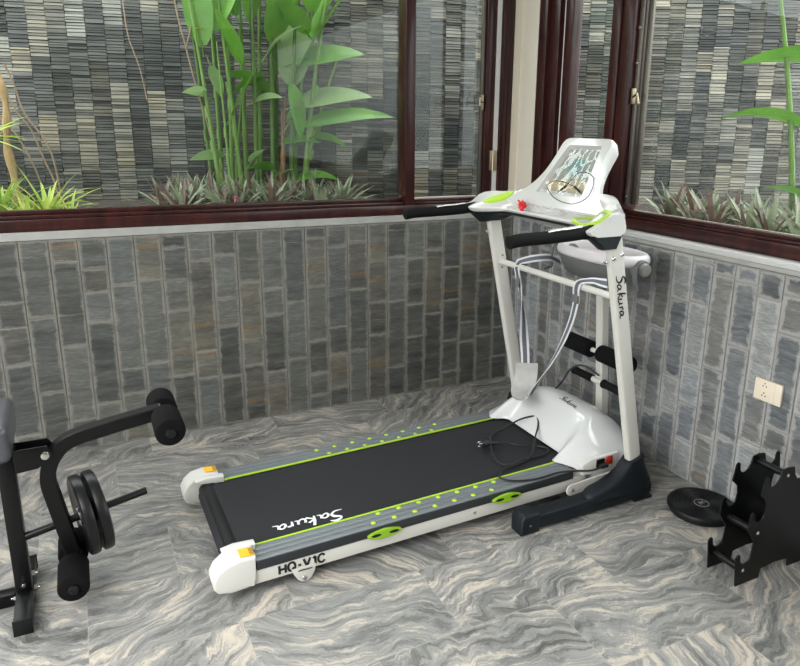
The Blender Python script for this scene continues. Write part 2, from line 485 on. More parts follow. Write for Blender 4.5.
def foil_mat(name):
    m = glass_mat(name, (.97, .97, .97)); N = m.node_tree.nodes; L = m.node_tree.links
    gl = [n for n in N if n.type == 'BSDF_GLOSSY'][0]; gl.inputs['Roughness'].default_value = .06
    for n in N:
        if n.type == 'MATH' and n.operation == 'MULTIPLY_ADD': n.inputs[2].default_value = .07
    return m
M_foil = foil_mat('crinkled clear protective film')

# ------------------------------------------------------------------ writing helpers
def word_mesh(name, body, size, m, parent, M, extrude=.0006, bold=.0):
    cu = bpy.data.curves.new(name, 'FONT'); cu.body = body; cu.size = size; cu.extrude = extrude; cu.offset = bold
    cu.align_x = 'CENTER'; cu.align_y = 'CENTER'
    t = bpy.data.objects.new(name + '_tmp', cu); C.objects.link(t)
    dg = bpy.context.evaluated_depsgraph_get()
    me = bpy.data.meshes.new_from_object(t.evaluated_get(dg))
    C.objects.unlink(t); bpy.data.objects.remove(t)
    me.transform(M); me.materials.clear(); me.materials.append(m)
    me.name = name
    o = bpy.data.objects.new(name, me); C.objects.link(o); o.parent = parent
    return o

def script_word(bm, X0, X, Y, Nn, s, w=.11, onto=None):
    """the word Sakura as brush strokes; X,Y unit axes, s = metres per letter unit"""
    X, Y, Nn, X0 = Vector(X), Vector(Y), Vector(Nn), Vector(X0)
    st = [([(1.55, 1.35), (1.15, 1.55), (.65, 1.4), (.55, 1.1), (1.0, .85), (1.15, .5), (.75, .12), (.1, .1)], (.5, 1.3, 1, .9, 1.5, 1.1, .8, .3)),
          ([(2.05, .62), (1.75, .75), (1.42, .45), (1.5, .1), (1.85, .25), (2.1, .68)], (.8, .7, 1, .8, .6, .8)),
          ([(2.1, .68), (2.05, .2), (2.35, .08)], (1, .9, .3)),
          ([(2.95, 1.4), (2.72, .7), (2.6, .02)], (1.1, 1.1, .7)),
          ([(3.25, .85), (2.75, .48), (3.3, .0)], (.9, .7, .9)),
          ([(3.5, .68), (3.42, .22), (3.68, .05), (4.0, .3), (4.12, .7)], (1, .9, .8, .6, .8)),
          ([(4.12, .7), (4.05, .2), (4.3, .08)], (1, .9, .3)),
          ([(4.65, .72), (4.58, .35), (4.55, .02)], (1, 1, .5)),
          ([(4.56, .35), (4.78, .66), (5.05, .66)], (.4, .8, 1)),
          ([(5.75, .62), (5.45, .75), (5.15, .42), (5.22, .1), (5.55, .25), (5.8, .68)], (.8, .7, 1, .8, .6, .8)),
          ([(5.8, .68), (5.75, .18), (6.2, .04)], (1, .9, .25))]
    for i, (p, wd) in enumerate(st):
        pts = [X0 + X * (a * s) + Y * (b * s) + Nn * (.00012 * i) for a, b in p]
        if onto: pts = [Vector((p.x, p.y, onto(p.x, p.y) + .0012 + .0001 * i)) for p in pts]
        ribbon(bm, pts, [k * w * s for k in wd], Nn, .0008)

# ================================================================== THE ROOM
RX0, RY0, CEIL = -4.7, -5.6, 2.62

def tile_wall(name, mat_t, org, du, nrm, W, H, first, col_w=.1148, seed=1, joint=.004, hmin=.2, hmax=.46):
    """slate tiles in vertical columns with staggered ends, one mesh, on a grout bed"""
    rd = random.Random(seed)
    bm = NB(); uv = bm.loops.layers.uv.new('UVMap'); uv2 = bm.loops.layers.uv.new('far')
    cl = bm.loops.layers.float_color.new('tile')
    O, D, Nn, Z = Vector(org), Vector(du), Vector(nrm), Vector((0, 0, 1))
    u = first - col_w
    while u < W:
        z = -rd.uniform(0, .3)
        while z < H:
            h = rd.choice([rd.uniform(hmin, hmax), rd.uniform(.3, .42), rd.uniform(.1, .2)])
            a0, a1 = max(u, 0) + joint / 2, min(u + col_w, W) - joint / 2
            b0, b1 = max(z, 0) + joint / 2, min(z + h, H) - joint / 2
            z += h
            if a1 - a0 < .01 or b1 - b0 < .015: continue
            col = (rd.random(), rd.random(), rd.random(), 1)
            t = .004 + rd.random() * .003; c = .0015
            P = lambda a, b, q: O + D * a + Z * b + Nn * q
            base = [P(a0, b0, 0), P(a1, b0, 0), P(a1, b1, 0), P(a0, b1, 0)]
            mid = [P(a0, b0, t - c), P(a1, b0, t - c), P(a1, b1, t - c), P(a0, b1, t - c)]
            top = [P(a0 + c, b0 + c, t), P(a1 - c, b0 + c, t), P(a1 - c, b1 - c, t), P(a0 + c, b1 - c, t)]
            vr = [[bm.verts.new(q) for q in ring] for ring in (base, mid, top)]
            fs = [bm.faces.new(vr[2])]
            for i in range(2):
                for j in range(4):
                    k = (j + 1) % 4
                    fs.append(bm.faces.new((vr[i][j], vr[i][k], vr[i + 1][k], vr[i + 1][j])))
            for f in fs:
                for l in f.loops:
                    q = l.vert.co - O; a = q.dot(D); b = q.dot(Z)
                    l[uv].uv = (a - a0, b - b0); l[uv2].uv = (a1 - a, b1 - b); l[cl] = col
        u += col_w
    o = obj(name, bm, mat_t, None, 30)
    tag(o, kind='structure')
    return o

# floor
bm = NB(); box(bm, RX0, .02, RY0, .02, -.08, 0)
tag(obj('floor', bm, M_floor, None, None), kind='structure')
# back wall (below its window): grout bed + tiles as surface + capping
wb = tile_wall('wall_back', M_tileB, (0, .006, 0), (-1, 0, 0), (0, -1, 0), 4.7, 1.0, .006, seed=11)
bm = NB(); box(bm, RX0, .0, .006, .14, 0, 1.0); obj('grout_bed', bm, M_grout, wb, None)
bm = NB(); box(bm, RX0, .0, -.001, .14, 1.003, 1.04, .002, 1); obj('wall_capping', bm, M_cap, wb, 30)
wr = tile_wall('wall_right', M_tileR, (.006, 0, 0), (0, -1, 0), (-1, 0, 0), 5.6, 1.0, .07, col_w=.108, seed=5, joint=.007)
bm = NB(); box(bm, .006, .16, RY0, .14, 0, 1.0); obj('grout_bed', bm, M_grout, wr, None)
bm = NB(); box(bm, -.001, .10, RY0, 0, 1.003, 1.022, .002, 1); obj('wall_capping', bm, M_cap, wr, 30)
bm = NB(); box(bm, -.003, .14, RY0, .0, 1.0225, 1.046, .003, 2); obj('pale_sill', bm, M_capW, wr, 30)
# corner plaster pier
bm = NB()
prism(bm, [(-.042, .0), (.0, .0), (.0, -.158), (.14, -.158), (.14, .14), (-.042, .14)], 1.046, CEIL, axis='z')
tag(obj('wall_corner', bm, M_plaster, None, None), kind='structure')
# lintels above the windows, ceiling, other two walls with their big openings
bm = NB(); box(bm, RX0, -.043, .0, .14, 2.45, CEIL); tag(obj('wall_back_lintel', bm, M_plaster, None, None), kind='structure')
bm = NB(); box(bm, .0, .14, RY0, -.159, 2.45, CEIL); tag(obj('wall_right_lintel', bm, M_plaster, None, None), kind='structure')
bm = NB(); box(bm, RX0 - .15, .16, RY0 - .15, .16, CEIL, CEIL + .12); tag(obj('ceiling', bm, M_ceil, None, None), kind='structure')
bm = NB()
box(bm, RX0 - .15, RX0, RY0, .14, 0, .25); box(bm, RX0 - .15, RX0, RY0, .14, 2.4, CEIL)
box(bm, RX0 - .15, RX0, RY0, RY0 + .5, .25, 2.4); box(bm, RX0 - .15, RX0, -.35, .14, .25, 2.4)
tag(obj('wall_left', bm, M_farwall, None, None), kind='structure')
bm = NB()
box(bm, RX0 - .15, .16, RY0 - .15, RY0, 0, CEIL)
tag(obj('wall_front', bm, M_farwall, None, None), kind='structure')

# ---- window in the back wall
wA = thing('window_1', None, None, (0, 0, 0)); tag(wA, kind='structure')
bm = NB(); box(bm, RX0, -.043, .0, .10, 1.041, 1.092, .004); obj('bottom_rail', bm, M_wood, wA)
bm = NB(); box(bm, RX0, -.705, .014, .075, 1.0925, 1.108, .003); box(bm, -.648, -.215, .014, .075, 1.0925, 1.104, .003); obj('sash_bead', bm, M_wood, wA)
bm = NB(); box(bm, RX0, -.705, .038, .078, 1.108, 1.128, .003); box(bm, -.648, -.215, .045, .078, 1.104, 1.116, .003); obj('glazing_bead', bm, M_wood, wA)
bm = NB(); box(bm, -.703, -.648, .0, .10, 1.0925, 2.45, .003); obj('mullion', bm, M_wood, wA)
bm = NB(); box(bm, -.232, -.212, .030, .052, 1.10, 2.42, .003); obj('friction_stay', bm, M_bronze, wA)
bm = NB(); box(bm, -.211, -.155, .012, .06, 1.10, 2.42, .003); obj('sash_stile', bm, M_wood, wA)
bm = NB(); box(bm, -.152, -.124, .012, .075, 1.093, 2.45); obj('reveal_strip', bm, M_ceil, wA)
bm = NB(); box(bm, -.122, -.085, -.004, .10, 1.0925, 2.45, .003); box(bm, -.084, -.043, .006, .10, 1.0925, 2.45, .003); obj('jamb', bm, M_wood, wA)
bm = NB(); box(bm, -.236, -.222, .012, .029, 1.60, 1.68, .003); cyl(bm, (-.23, .012, 1.64), (-.262, -.012, 1.645), .006, .005, 12); cyl(bm, (-.262, -.012, 1.62), (-.262, -.012, 1.665), .005, seg=10); obj('latch', bm, M_brass, wA)
for z in (1.27, 2.2):
    bm = NB(); box(bm, -.176, -.160, .002, .013, z, z + .11, .001); box(bm, -.150, -.136, .000, .013, z, z + .11, .001)
    cyl(bm, (-.156, .002, z - .005), (-.156, .002, z + .115), .006, seg=12); obj('hinge', bm, M_brass, wA)
bm = NB(); box(bm, RX0, -.7, .0, .10, 2.40, 2.45, .003); box(bm, -.65, -.043, .0, .10, 2.40, 2.45, .003); obj('head_rail', bm, M_wood, wA)
bm = NB(); box(bm, RX0 + .01, -.705, .058, .064, 1.11, 2.44); obj('glass_pane', bm, M_glass, wA, None)
bm = NB(); box(bm, -.646, -.213, .056, .061, 1.104, 2.42); obj('glass_pane', bm, M_glass, wA, None)
bm = NB(); box(bm, RX0, -.066, .102, .16, 1.0, 1.118, .004); obj('outer_sill', bm, mat('tan outer sill render', (.55, .45, .38), .7), wA)
# ---- window in the right wall (set back on its sill)
wB = thing('window_2', None, None, (0, 0, 0)); tag(wB, kind='structure')
sx = .058
bm = NB(); box(bm, sx, .135, RY0, -.159, 1.0465, 1.100, .004); obj('bottom_rail', bm, M_wood, wB)
bm = NB(); box(bm, sx + .012, .125, RY0, -.159, 1.1005, 1.113, .003); obj('sash_bead', bm, M_wood, wB)
bm = NB(); box(bm, sx + .022, .125, RY0, -.159, 1.1135, 1.130, .003); obj('glazing_bead', bm, M_wood, wB)
bm = NB(); box(bm, .0, .135, -.232, -.159, 1.047, 2.45, .004); box(bm, .022, .135, -.312, -.233, 1.047, 2.45, .004); obj('jamb', bm, M_wood, wB)
bm = NB(); box(bm, .05, .125, -.324, -.314, 1.131, 2.45); obj('reveal_strip', bm, M_ceil, wB)
bm = NB(); box(bm, .045, .105, -.392, -.326, 1.131, 2.45, .004); obj('sash_stile', bm, M_wood, wB)
bm = NB(); box(bm, .012, .115, -.785, -.725, 1.131, 2.45, .003); box(bm, .02, .125, -.865, -.787, 1.131, 2.45, .003); obj('mullion', bm, M_wood, wB)
bm = NB(); box(bm, .046, .066, -.893, -.869, 1.16, 2.42, .003); box(bm, .07, .085, -.925, -.895, 1.16, 2.42, .002); obj('friction_stay', bm, M_bronze, wB)
for z in (1.62,):
    bm = NB(); box(bm, .030, .046, -.893, -.872, z, z + .07, .003); cyl(bm, (.036, -.88, z + .03), (.012, -.93, z + .045), .006, .005, 12); cyl(bm, (.012, -.93, z + .045), (.012, -.945, z + .0), .005, seg=10); obj('latch', bm, M_brass, wB)
for z in (1.80, 1.95, 1.20):
    bm = NB(); cyl(bm, (.04, -.882, z), (.06, -.882, z), .007, seg=12); obj('stay_rivet', bm, M_chrome, wB)
bm = NB(); box(bm, .0, .135, RY0, -.159, 2.40, 2.46, .003); obj('head_rail', bm, M_wood, wB)
bm = NB(); box(bm, .098, .103, -.724, -.393, 1.12, 2.44); obj('glass_pane', bm, M_glass, wB, None)
bm = NB(); box(bm, .098, .103, RY0, -.867, 1.12, 2.44); obj('glass_pane', bm, M_glass, wB, None)

bm = NB(); box(bm, .137, .185, RY0, -.1, 1.0, 1.122, .004); obj('outer_sill', bm, bpy.data.materials['tan outer sill render'], wB)

# ---- socket plate on the right wall
so = thing('wall_outlet', 'ivory double power outlet plate on the grey slate wall', 'outlet', (.0, -1.803, .505))
bm = NB(); box(bm, -.014, -.001, -.058, .058, 0, .085, .003); obj('cover_plate', bm, M_outlet, so)
bm = NB(); box(bm, -.0155, -.0142, -.030, .0575, .003, .082, .001); obj('socket_face', bm, M_outlet, so)
for k, zz in enumerate((.022, .060)):
    bm = NB()
    for (a, b) in ((-.007, .0), (.007, .0), (0, .011)):
        cyl(bm, (-.0162, .014 + a, zz + b), (-.0154, .014 + a, zz + b), .0026, seg=10)
    obj('pin_hole', bm, M_blk, so)

# ================================================================== GARDEN COURT
def strip_wall(name, p0, p1, z0, z1, seed, colw=.1):
    rd = random.Random(seed)
    p0, p1 = Vector((*p0, 0)), Vector((*p1, 0)); L = (p1 - p0).length; D = (p1 - p0) / L
    Nn = Vector((D.y, -D.x, 0))
    if Nn.y > 0 and abs(Nn.y) > .1: Nn = -Nn
    Z = Vector((0, 0, 1))
    bm = NB(); cl = bm.loops.layers.float_color.new('tile')
    ncol = int(L / colw)
    for i in range(ncol):
        z = z0; lean = 0
        while z < z1:
            bh = rd.choice([.12, .2, .3, .3]); tone = rd.choice((rd.uniform(0, .35), rd.uniform(.2, .6), rd.uniform(.2, .6), rd.uniform(.6, 1))); warm = rd.random(); zt = min(z + bh, z1)
            while z < zt:
                h = rd.choice((.013, .016, .020, .024)); q = rd.uniform(.002, .016) ; g = .0042
                a0, a1 = i * colw + .0012, (i + 1) * colw - .0012
                col = (tone, rd.random(), warm, 1)
                P = lambda a, b, c: p0 + D * a + Z * b + Nn * c
                tl = rd.uniform(-.002, .002)
                b0, b1 = z + g / 2, z + h - g / 2
                back = [P(a0, b0, -.01), P(a1, b0, -.01), P(a1, b1, -.01), P(a0, b1, -.01)]
                fr = [P(a0, b0, q + tl), P(a1, b0, q - tl), P(a1, b1, q - tl), P(a0, b1, q + tl)]
                vb = [bm.verts.new(v) for v in back]; vf = [bm.verts.new(v) for v in fr]
                fs = [bm.faces.new(vf)]
                for j in range(4):
                    k = (j + 1) % 4; fs.append(bm.faces.new((vb[j], vb[k], vf[k], vf[j])))
                for f in fs:
                    for l in f.loops: l[cl] = col
                z += h
    o = obj(name, bm, M_strip, None, 20)
    tag(o, kind='structure')
    bm = NB()
    a, b = p0 - Nn * .008, p1 - Nn * .008; c, d = p1 - Nn * .25, p0 - Nn * .25
    vs0 = [bm.verts.new(v + Z * (z0 - .3)) for v in (a, b, c, d)]; vs1 = [bm.verts.new(v + Z * (z1 + .03)) for v in (a, b, c, d)]
    bm.faces.new(vs0[::-1]); bm.faces.new(vs1)
    for j in range(4):
        k = (j + 1) % 4; bm.faces.new((vs0[j], vs0[k], vs1[k], vs1[j]))
    obj('mortar_core', bm, M_dark, o, None)
    return o
KX, KY = .42, .573
strip_wall('wall_garden', (-4.86, KY + 5.28 * .249), (KX, KY), .92, 2.62, 3)
strip_wall('wall_garden_side', (KX, KY), (KX + 2.6, KY - 2.6 * .577), .80, 2.62, 4)
# soil bed (raised planter outside)
bm = NB()
nx, ny = 46, 10
def soilz(x, y): return 1.035 + .02 * noise.noise(Vector((x * 3, y * 3, 0))) + .012 * noise.noise(Vector((x * 14, y * 14, 2)))
g_ = [[bm.verts.new((-4.8 + i * 5.3 / nx, .15 + j * (1.9) / ny, soilz(-4.8 + i * 5.3 / nx, .15 + j * 1.9 / ny))) for j in range(ny + 1)] for i in range(nx + 1)]
for i in range(nx):
    for j in range(ny): bm.faces.new((g_[i][j], g_[i + 1][j], g_[i + 1][j + 1], g_[i][j + 1]))
ext = bmesh.ops.extrude_face_region(bm, geom=list(bm.faces))
for v in ext['geom']:
    if isinstance(v, bmesh.types.BMVert): v.co.z = .70
tag(obj('ground_planting_bed', bm, M_soil, None, 60), kind='structure')
bm = NB()
nx, ny = 26, 40
g_ = [[bm.verts.new((.165 + i * 2.9 / nx, -4.2 + j * 4.3 / ny, soilz(.165 + i * 2.9 / nx, -4.2 + j * 4.3 / ny) - .02)) for j in range(ny + 1)] for i in range(nx + 1)]
for i in range(nx):
    for j in range(ny): bm.faces.new((g_[i][j], g_[i + 1][j], g_[i + 1][j + 1], g_[i][j + 1]))
ext = bmesh.ops.extrude_face_region(bm, geom=list(bm.faces))
for v in ext['geom']:
    if isinstance(v, bmesh.types.BMVert): v.co.z = .66
tag(obj('ground_side_bed', bm, M_soil, None, 60), kind='structure')

# ---- plants
def blade(bm, base, tip_dir, length, width, droop=.3, fold=.25, seg=10, ushape=None, roll=0.0, curl=0.0):
    """a leaf blade: grid of 4 x seg quads following a drooping midrib"""
    uvl = bm.loops.layers.uv.verify()
    d = Vector(tip_dir).normalized(); p = Vector(base)
    side = d.cross(Vector((0, 0, 1)))
    if side.length < .05: side = Vector((1, 0, 0))
    side.normalize(); side = Matrix.Rotation(roll, 3, d) @ side
    rows = []
    for i in range(seg + 1):
        t = i / seg
        w = width * (math.sin(PI * min(1, (t * .97 + .03) ** .75)) ** .8 if ushape is None else ushape(t))
        n = side.cross(d).normalized()
        ws = [-1, -.5, 0, .5, 1]
        rows.append(([bm.verts.new(p + side * (w * .5 * s) + n * (abs(s) * fold * w * .5) + n * curl * w * s * abs(s)) for s in ws], t))
        p = p + d * (length / seg)
        d = (d + Vector((0, 0, -1)) * (droop / seg)).normalized()
        side = (side - d * side.dot(d)).normalized()
    for i in range(seg):
        for j in range(4):
            f = bm.faces.new((rows[i][0][j], rows[i][0][j + 1], rows[i + 1][0][j + 1], rows[i + 1][0][j]))
            for l in f.loops:
                a = rows[i][0].index(l.vert) if l.vert in rows[i][0] else rows[i + 1][0].index(l.vert)
                t = rows[i][1] if l.vert in rows[i][0] else rows[i + 1][1]
                l[uvl].uv = (a / 4, t)

def strapshape(t): return (1 - t) ** .6 * min(1, .5 + t * 3) if t < 1 else .02

def rosette(name, loc, n, length, width, m1, m2, seed, up=(.5, 1.2), droop=(.6, 1.3), label=None, cat='plant', group=None, pm=.5):
    rd = random.Random(seed)
    bm = NB(); bm.loops.layers.uv.verify()
    for i in range(n):
        a = 2 * PI * i / n * 2.618 + rd.uniform(-.3, .3)
        el = rd.uniform(*up)
        L = length * rd.uniform(.65, 1.1)
        k0 = len(bm.faces)
        blade(bm, (0, 0, .0), (math.cos(a) * math.cos(el), math.sin(a) * math.cos(el), math.sin(el)), L, width * rd.uniform(.8, 1.2), rd.uniform(*droop), .35, 7, strapshape)
        bm.faces.ensure_lookup_table()
        mi = 1 if rd.random() < pm else 0
        for f in bm.faces[k0:]: f.material_index = mi
    me_o = obj(name, bm, None, None, 60, mats=[m1, m2])
    me_o.location = loc
    return tag(me_o, label, cat, group)

rd = random.Random(8)
# heliconia clump (back bed)
hel = thing('heliconia_clump', 'tall clump of green heliconia stalks and broad leaves behind the back window', 'plant', (-1.27, .70, 1.03))
sroots = []
stalks = [(-.30, .05, -.10, 1.35, .010, 1), (-.27, -.02, -.12, 1.15, .012, 0), (-.24, .10, -.02, 1.40, .013, 0), (-.20, .02, .02, 1.25, .013, 0), (-.15, -.03, -.12, 1.45, .012, 0),
          (-.11, .06, .01, 1.45, .014, 0), (-.07, -.02, .02, 1.45, .012, 1), (-.03, .07, .05, 1.42, .013, 0), (.03, .0, .03, 1.40, .014, 1), (.055, .05, .05, 1.45, .017, 1), (.10, .08, .04, .62, .016, 2),
          (.13, .0, .09, 1.45, .013, 1), (.155, .05, .17, 1.35, .012, 0), (.19, -.02, .23, 1.45, .014, 0), (.20, .08, .30, .95, .010, 0), (-.18, .09, .10, .85, .009, 0), (.085, -.03, .0, .55, .012, 2), (-.22, -.04, -.04, .9, .008, 0)]
for (x, y, lean, h, r, kind) in stalks:
    bm = NB()
    pts = [(x, y, -.02), (x + lean * .3, y, h * .35), (x + lean * .65, y - .01, h * .7), (x + lean, y - .02, h)]
    tube(bm, pts, r, 9, 4, rad=lambda t, r=r: r * (1.15 - .65 * t))
    for k in range(3):
        z = h * (.12 + .16 * k); f = z / h
        xx = x + lean * f
        cyl(bm, (xx, y, z), (xx + lean * .06, y, z + .06), r * 1.22, r * 1.0, 9)
    obj('stalk', bm, (M_stalk, M_stalkD, M_stalkB)[kind], hel)
leaves = [  # x,y,z (local), direction, length, width, droop, roll, material
    ((-.33, -.02, .88), (-.10, -.1, 1), .50, .17, .3, .3, 0), ((-.28, .0, .95), (.35, -.15, .9), .55, .20, .2, 1.2, 0), ((-.20, -.05, .52), (.45, -.15, .85), .34, .12, .1, .25, 0),
    ((-.29, .0, .78), (.25, -.2, -.9), .18, .10, .1, .4, 1), ((-.33, .0, .62), (-.55, -.2, .3), .14, .12, .9, .5, 1), ((-.24, .02, .30), (-1, -.1, .1), .20, .07, .5, 1.2, 1),
    ((-.06, .0, 1.02), (.15, -.2, 1), .45, .16, .6, .2, 0), ((.0, .0, .74), (-.9, -.1, -.2), .22, .08, .8, .8, 0), ((.06, .0, .92), (.25, -.3, .8), .55, .24, .4, .1, 0),
    ((.12, -.05, .48), (.30, -.2, .6), .20, .15, .3, .2, 1), ((.13, -.09, .70), (.12, -.1, -1), .32, .22, .0, .15, 0), ((.21, .0, .60), (.58, -.1, .95), .66, .21, .25, .15, 0),
    ((.19, .02, .62), (.85, -.15, .32), .42, .16, .45, .9, 0), ((.18, .02, .38), (.95, -.15, .38), .48, .15, .55, .9, 1), ((.22, -.02, .27), (.95, -.15, .35), .56, .10, .55, 1.1, 0),
    ((.17, .03, .70), (.05, .1, 1), .48, .20, .1, .4, 1), ((.09, .03, .36), (.6, -.2, .3), .24, .11, .9, .6, 0), ((-.02, -.06, .12), (.3, -.3, .5), .22, .11, .9, .3, 0),
    ((.02, -.04, .22), (-.6, -.3, .3), .20, .09, .9, .7, 0), ((-.10, -.02, .26), (.2, -.5, .5), .18, .08, .7, .3, 1), ((.14, -.02, .14), (.8, -.2, .5), .30, .10, 1.2, .6, 0),
    ((.28, .0, .20), (.7, -.2, .2), .22, .07, 1.3, .8, 0), ((-.24, -.05, .02), (-.5, -.3, .5), .18, .09, .8, .4, 0), ((.04, .02, .66), (-.7, .1, .5), .26, .10, .6, .9, 0),
    ((-.14, .0, 1.05), (-.4, -.2, .8), .42, .16, .5, .5, 0), ((.3, .05, .95), (.3, -.1, .8), .42, .15, .7, .6, 0), ((.10, .02, .98), (-.2, -.2, 1), .4, .18, .5, 2.0, 0)]
leaves += [((.26, -.02, .98), (-.5, -.3, .5), .30, .13, .5, .6, 0), ((-.14, -.06, .80), (-.35, -.2, .8), .30, .12, .3, .2, 0), ((.02, -.04, .86), (.4, -.3, .6), .26, .12, .8, .4, 1), ((-.06, -.03, .60), (.5, -.3, .3), .16, .08, .8, .7, 1), ((.30, .02, 1.1), (.1, -.2, 1), .45, .2, .3, .2, 0)]
for (p, dr, L, W, dp, rl, k) in leaves:
    if p[0] > .17 and dr[0] > .5: p = (p[0], p[1], p[2] + .20)
    bm = NB(); blade(bm, p, dr, L, W, dp, .18, 12, None, rl, .08)
    cyl(bm, Vector(p) - Vector(dr).normalized() * .06, Vector(p) + Vector(dr).normalized() * .03, .004, .003, 6)
    obj('leaf', bm, (M_heli, M_heliL)[k], hel, 70)
# heliconia in the side bed
h2 = thing('heliconia_plant', 'slender heliconia with a few broad leaves outside the right window', 'plant', (.86, -1.235, .98))
for (x, y, lx, ly, h, r, kind) in [(0, 0, -.03, .02, 1.6, .017, 0), (.03, .06, -.32, .12, 1.45, .013, 0), (.06, -.05, .12, -.02, 1.5, .016, 1)]:
    bm = NB(); tube(bm, [(x, y, -.02), (x + lx * .25, y + ly * .25, h * .35), (x + lx * .6, y + ly * .6, h * .7), (x + lx, y + ly, h)], r, 9, 4, rad=lambda t, r=r: r * (1.25 - .7 * t))
    obj('stalk', bm, (M_stalk, M_stalkD, M_stalkB)[kind], h2)
for (p, dr, L, W, dp, rl, k) in [((-.02, .05, .55), (-.62, .45, .40), .40, .13, .9, .5, 0), ((.02, -.02, .85), (-.62, .5, .15), .42, .14, .5, .6, 0), ((-.03, .02, 1.15), (.1, -.3, 1), .4, .2, .3, .3, 0),
                                 ((.0, .0, .22), (-.5, .35, .3), .22, .11, .6, .4, 0), ((.02, -.02, .78), (-.1, -.3, -.6), .16, .08, .2, 1.0, 1), ((.0, -.05, 1.05), (-.6, .3, .5), .4, .14, .7, .6, 0), ((.02, 0, .10), (.2, -.4, .8), .34, .14, .3, .5, 0)]:
    bm = NB(); blade(bm, p, dr, L, W, dp, .18, 12, None, rl, .08)
    obj('leaf', bm, (M_heli, M_heliL)[k], h2, 70)
# silvery ground cover under the clump
gi = 0
for i in range(34):
    x = -1.86 + i * .0290 + rd.uniform(-.02, .02); y = rd.choice([.30, .40, .5, .62]) + rd.uniform(-.04, .04)
    rosette('ground_cover_plant', (x, y, soilz(x, y) - .01), 20, .235, .040, M_rhoeo, M_rhoeoP, 100 + i, (.45, 1.4), (.3, 1.2),
            'silvery green and purple spiky plant in the low bed under the tall heliconia', 'plant', 'silvery ground cover behind the back window', .38)
for i in range(16):
    t = i / 15.0
    x = rd.uniform(.42, .75); y = -.72 - t * .75 + rd.uniform(-.03, .03)
    rosette('ground_cover_plant', (x, y, soilz(x, y) - .03), 20, .25, .044, M_rhoeo, M_rhoeoP, 300 + i, (.45, 1.4), (.3, 1.2),
            'silvery leaved spiky plant low behind the right window', 'plant', 'silvery ground cover behind the right window', .35)
# strap-leaved plants at far left
for i, (x, y, n, L, W, m1, m2, lab) in enumerate([
        (-2.42, .52, 44, .31, .036, M_spider, M_spiderY, 'bright green arching strap leaf plant right of the woody vine base'),
        (-2.62, .45, 36, .34, .038, M_spider, M_heli, 'leafy green strap plant cut by the left edge of the window view'),
        (-2.50, .30, 30, .17, .030, M_spiderY, M_spider, 'low yellow green variegated plant right behind the window rail at far left'),
        (-2.32, .36, 24, .18, .020, M_spiderY, M_spider, 'thin pale leaved tuft arching right behind the left window')]):
    rosette('strap_leaf_plant', (x, y, soilz(x, y) - .01), n, L, W, m1, m2, 40 + i, (.4, 1.35), (.5, 1.5), lab, 'plant', None, .35)
pal = rosette('palm_frond', (-2.63, .40, 1.42), 22, .22, .032, M_spider, M_spider, 66, (-.2, .7), (.2, .6), 'fan of bright palm leaflets reaching in at the left window edge', 'plant', None, 0)
bm = NB(); tube(bm, [(0, 0, .0), (-.05, .0, -.25), (-.06, .02, -.41)], .006, 7, 4); obj('frond_stem', bm, M_stalk, pal)
# climbing vine
vn = thing('climbing_vine', 'knobbly tan woody vine climbing at the far left of the garden wall', 'vine', (-2.565, .72, 1.02))
bm = NB(); tube(bm, [(.0, 0, 0), (.008, 0, .2), (-.006, .01, .36), (.012, -.01, .5), (.01, 0, .62), (-.008, .01, .75), (-.012, 0, .95), (-.01, .01, 1.2), (-.02, 0, 1.5)], .02, 10, 5, rad=lambda t: .021 - .008 * t + .004 * math.sin(t * 40))
obj('woody_stem', bm, M_bark, vn)
for pts in ([(.02, -.01, .62), (.06, -.02, .52), (.11, -.02, .44), (.15, -.03, .3), (.19, -.03, .16), (.20, -.03, .02)], [(.03, -.02, .75), (.06, -.02, .66), (.09, -.02, .52), (.17, -.03, .38), (.2, -.03, .24), (.21, -.03, .04)],
            [(-.02, 0, .5), (.04, -.02, .42), (.10, -.02, .27), (.14, -.02, .1)], [(.0, 0, .46), (-.06, 0, .36), (-.12, 0, .3)], [(-.02, 0, .75), (-.08, 0, .70), (-.14, -.01, .6)]):
    bm = NB(); tube(bm, pts, .0045, 7, 4); obj('aerial_root', bm, M_root, vn)
v2 = thing('hanging_vine', 'thin dry vine with yellow leaves hanging left of the heliconia stalks', 'vine', (-1.60, .72, .99))
for pts in ([(.10, 0, .12), (.05, 0, .32), (.0, 0, .55), (-.04, .0, .72), (-.08, 0, .92), (-.12, 0, 1.15), (-.13, 0, 1.5)], [(-.08, 0, .9), (-.05, -.01, 1.0), (-.02, -.01, 1.14)]):
    bm = NB(); tube(bm, pts, .005, 7, 4); obj('vine_stem', bm, M_root, v2)
for (p, d) in (((-.03, -.02, 1.0), (.7, -.3, .1)), ((-.03, -.02, 1.14), (.5, -.3, .4)), ((-.07, -.02, 1.16), (-.7, -.3, .4))):
    bm = NB(); blade(bm, p, d, .075, .06, .5, .2, 6); obj('leaf', bm, M_yleaf, v2, 60)
v3 = thing('dangling_twig', 'thin pale twig dangling in front of the garden wall, upper left', 'twig', (-1.96, .78, 1.62))
bm = NB(); tube(bm, [(.07, 0, 0), (.045, 0, .17), (.0, 0, .34), (-.01, 0, .6)], .0035, 6, 4); obj('twig_stem', bm, M_root, v3)
fl = thing('pink_flower', 'small pink flower among the silvery leaves under the heliconia', 'flower', (-1.545, .28, 1.13))
bm = NB()
for k in range(6):
    a = k * PI / 3; blade(bm, (0, 0, 0), (math.cos(a), -.3, math.sin(a)), .022, .016, .2, .2, 4)
obj('petals', bm, M_flower, fl, 60)
bm = NB(); tube(bm, [(0, 0, 0), (.0, .02, -.06), (.0, .03, -.15)], .0025, 6, 3); obj('flower_stem', bm, M_stalk, fl)

